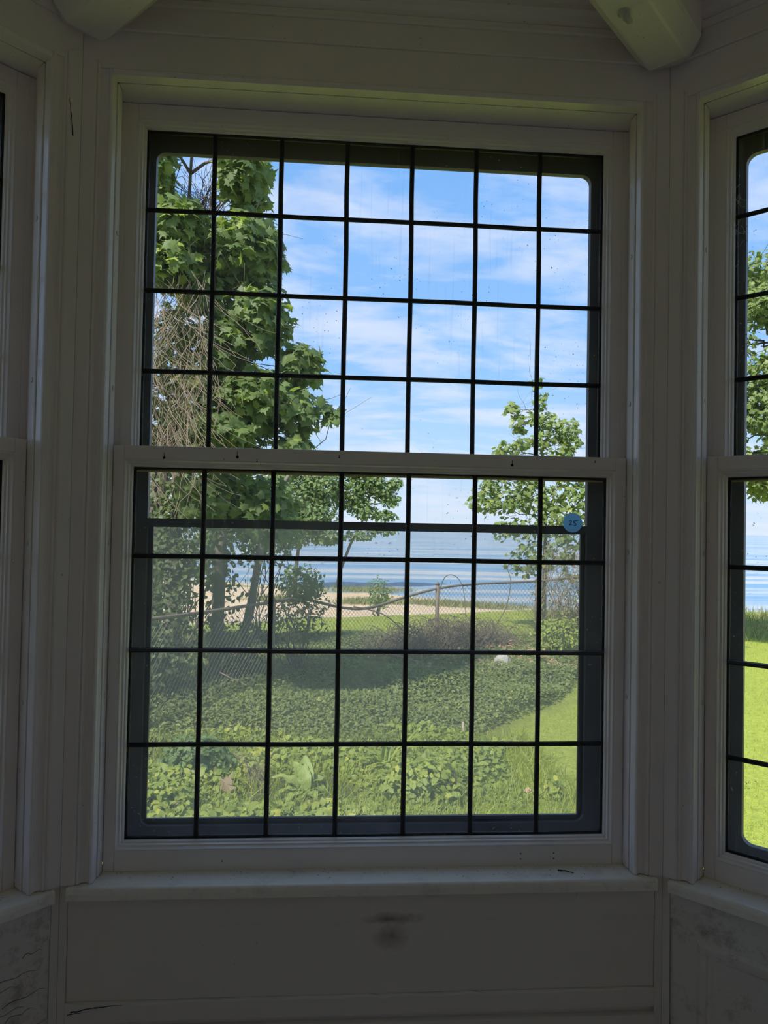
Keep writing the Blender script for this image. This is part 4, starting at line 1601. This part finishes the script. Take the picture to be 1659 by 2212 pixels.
# dry brown leaf
me = bpy.data.meshes.new('dry_leaf')
v = TM[0].copy()
v[:, 2] += .22 * np.sin(v[:, 0] * 4) * .4 + .12 * v[:, 1] ** 2
me.from_pydata((v * .17).tolist(), [], TM[1])
at = me.attributes.new('var', 'FLOAT', 'POINT')
at.data.foreach_set('value', [.1] * len(v))
me.materials.append(MATS['dry_leaf'])
o = link('dry_leaf', me, None, gpt(-.58, 4.48, .06), (1.25, .25, -.5))
tag(o, 'large dry brown leaf standing among the weeds left of the rosette', 'leaf')
# dry stems tuft
b = MB()
for i in range(46):
    a = random.uniform(0, 6.28)
    ln = random.uniform(.15, .34)
    b.tube([(random.gauss(0, .05), random.gauss(0, .05), 0), (.10 * math.cos(a) * ln * 3, .10 * math.sin(a) * ln * 3, ln * .7), (.2 * math.cos(a) * ln * 3.2, .2 * math.sin(a) * ln * 3.2, ln * .9)], .0022, 3, .001)
o = b.build('dry_tuft', 'dry_vine')
o.location = gpt(-.36, 4.75)
tag(o, 'reddish-brown tuft of dry stems left of the rosette', 'dry stems')


def lump(name, label, loc, rad, mat, seed, cat):
    bm = bmesh.new()
    bmesh.ops.create_icosphere(bm, subdivisions=3, radius=1)
    r2 = random.Random(seed)
    ph = [r2.uniform(0, 6) for _ in range(6)]
    for v in bm.verts:
        c = v.co
        q = 1 + .16 * math.sin(3 * c.x + ph[0]) + .14 * math.sin(4 * c.y + ph[1]) + .12 * math.sin(5 * c.z + ph[2]) + .05 * math.sin(9 * c.x + 8 * c.y + ph[3])
        v.co = Vector((c.x * rad[0] * q, c.y * rad[1] * q, max(c.z, -.6) * rad[2] * q))
    me = bpy.data.meshes.new(name)
    bm.to_mesh(me)
    bm.free()
    me.materials.append(MATS[mat])
    o = link(name, me, None, loc)
    tag(o, label, cat)


lump('boulder', 'pale boulder lying in the ground cover below the fence', gpt(2.75, 9.35, .10), (.17, .13, .13), 'rock', 4, 'rock')
lump('boulder', 'smaller flat grey stone beside the pale boulder', gpt(3.02, 9.30, .05), (.13, .10, .06), 'rock', 9, 'rock')
lump('field_stone', 'small pinkish stone on the lawn edge at the lower right', gpt(1.80, 4.50, .02), (.032, .028, .04), 'pink_stone', 6, 'stone')
b = MB()
for (z, r) in ((-.05, .018), (.10, .018), (.16, .012)):
    for i in range(4):
        b.v.append((r * math.cos(i * PI / 2 + .6), r * math.sin(i * PI / 2 + .6), z))
for j in range(2):
    for i in range(4):
        b.f.append((j * 4 + i, j * 4 + (i + 1) % 4, j * 4 + 4 + (i + 1) % 4, j * 4 + 4 + i))
b.f += [(3, 2, 1, 0), (8, 9, 10, 11)]
o = b.build('wooden_stake', 'stake_wood')
o.location = gpt(1.56, 6.05)
tag(o, 'short pale wooden stake at the edge of the ground cover', 'stake')
for (p0, p1, lb) in (((-1.55, 8.35, -.32), (-.75, 7.35, -.42), 'pale fallen stick in the ground cover below the ivy trunk'),
                     ((.95, 9.6, -.40), (1.95, 8.3, -.44), 'long pale fallen stick in the ground cover below the brambles')):
    o = MB().tube(wander(p0, p1, 6, .012, rr), .010, 5, .004).build('fallen_stick', 'dry_vine')
    tag(o, lb, 'stick')
# yellowish flower heads at the bank
fl = empty('yellow_flowers', gpt(7.35, 11.3))
tag(fl, 'two yellow flower heads on thin stems seen through the right-hand window', 'flower')
for i, (dx, h_) in enumerate(((0.0, .90), (.17, .86))):
    MB().tube([(dx * .5, 0, 0), (dx * .8, 0, h_ * .6), (dx, 0, h_)], .006, 5, .004).build('stem', 'twig', fl)
    d = RNG.normal(size=(40, 3))
    d /= np.linalg.norm(d, axis=1, keepdims=True)
    scatter('bloom', tmpl_small(), np.array([dx, 0, h_ + .03]) + d * .025, rot_from(d, RNG.uniform(0, 6, 40)), RNG.uniform(.04, .06, 40), 'bloom', fl)
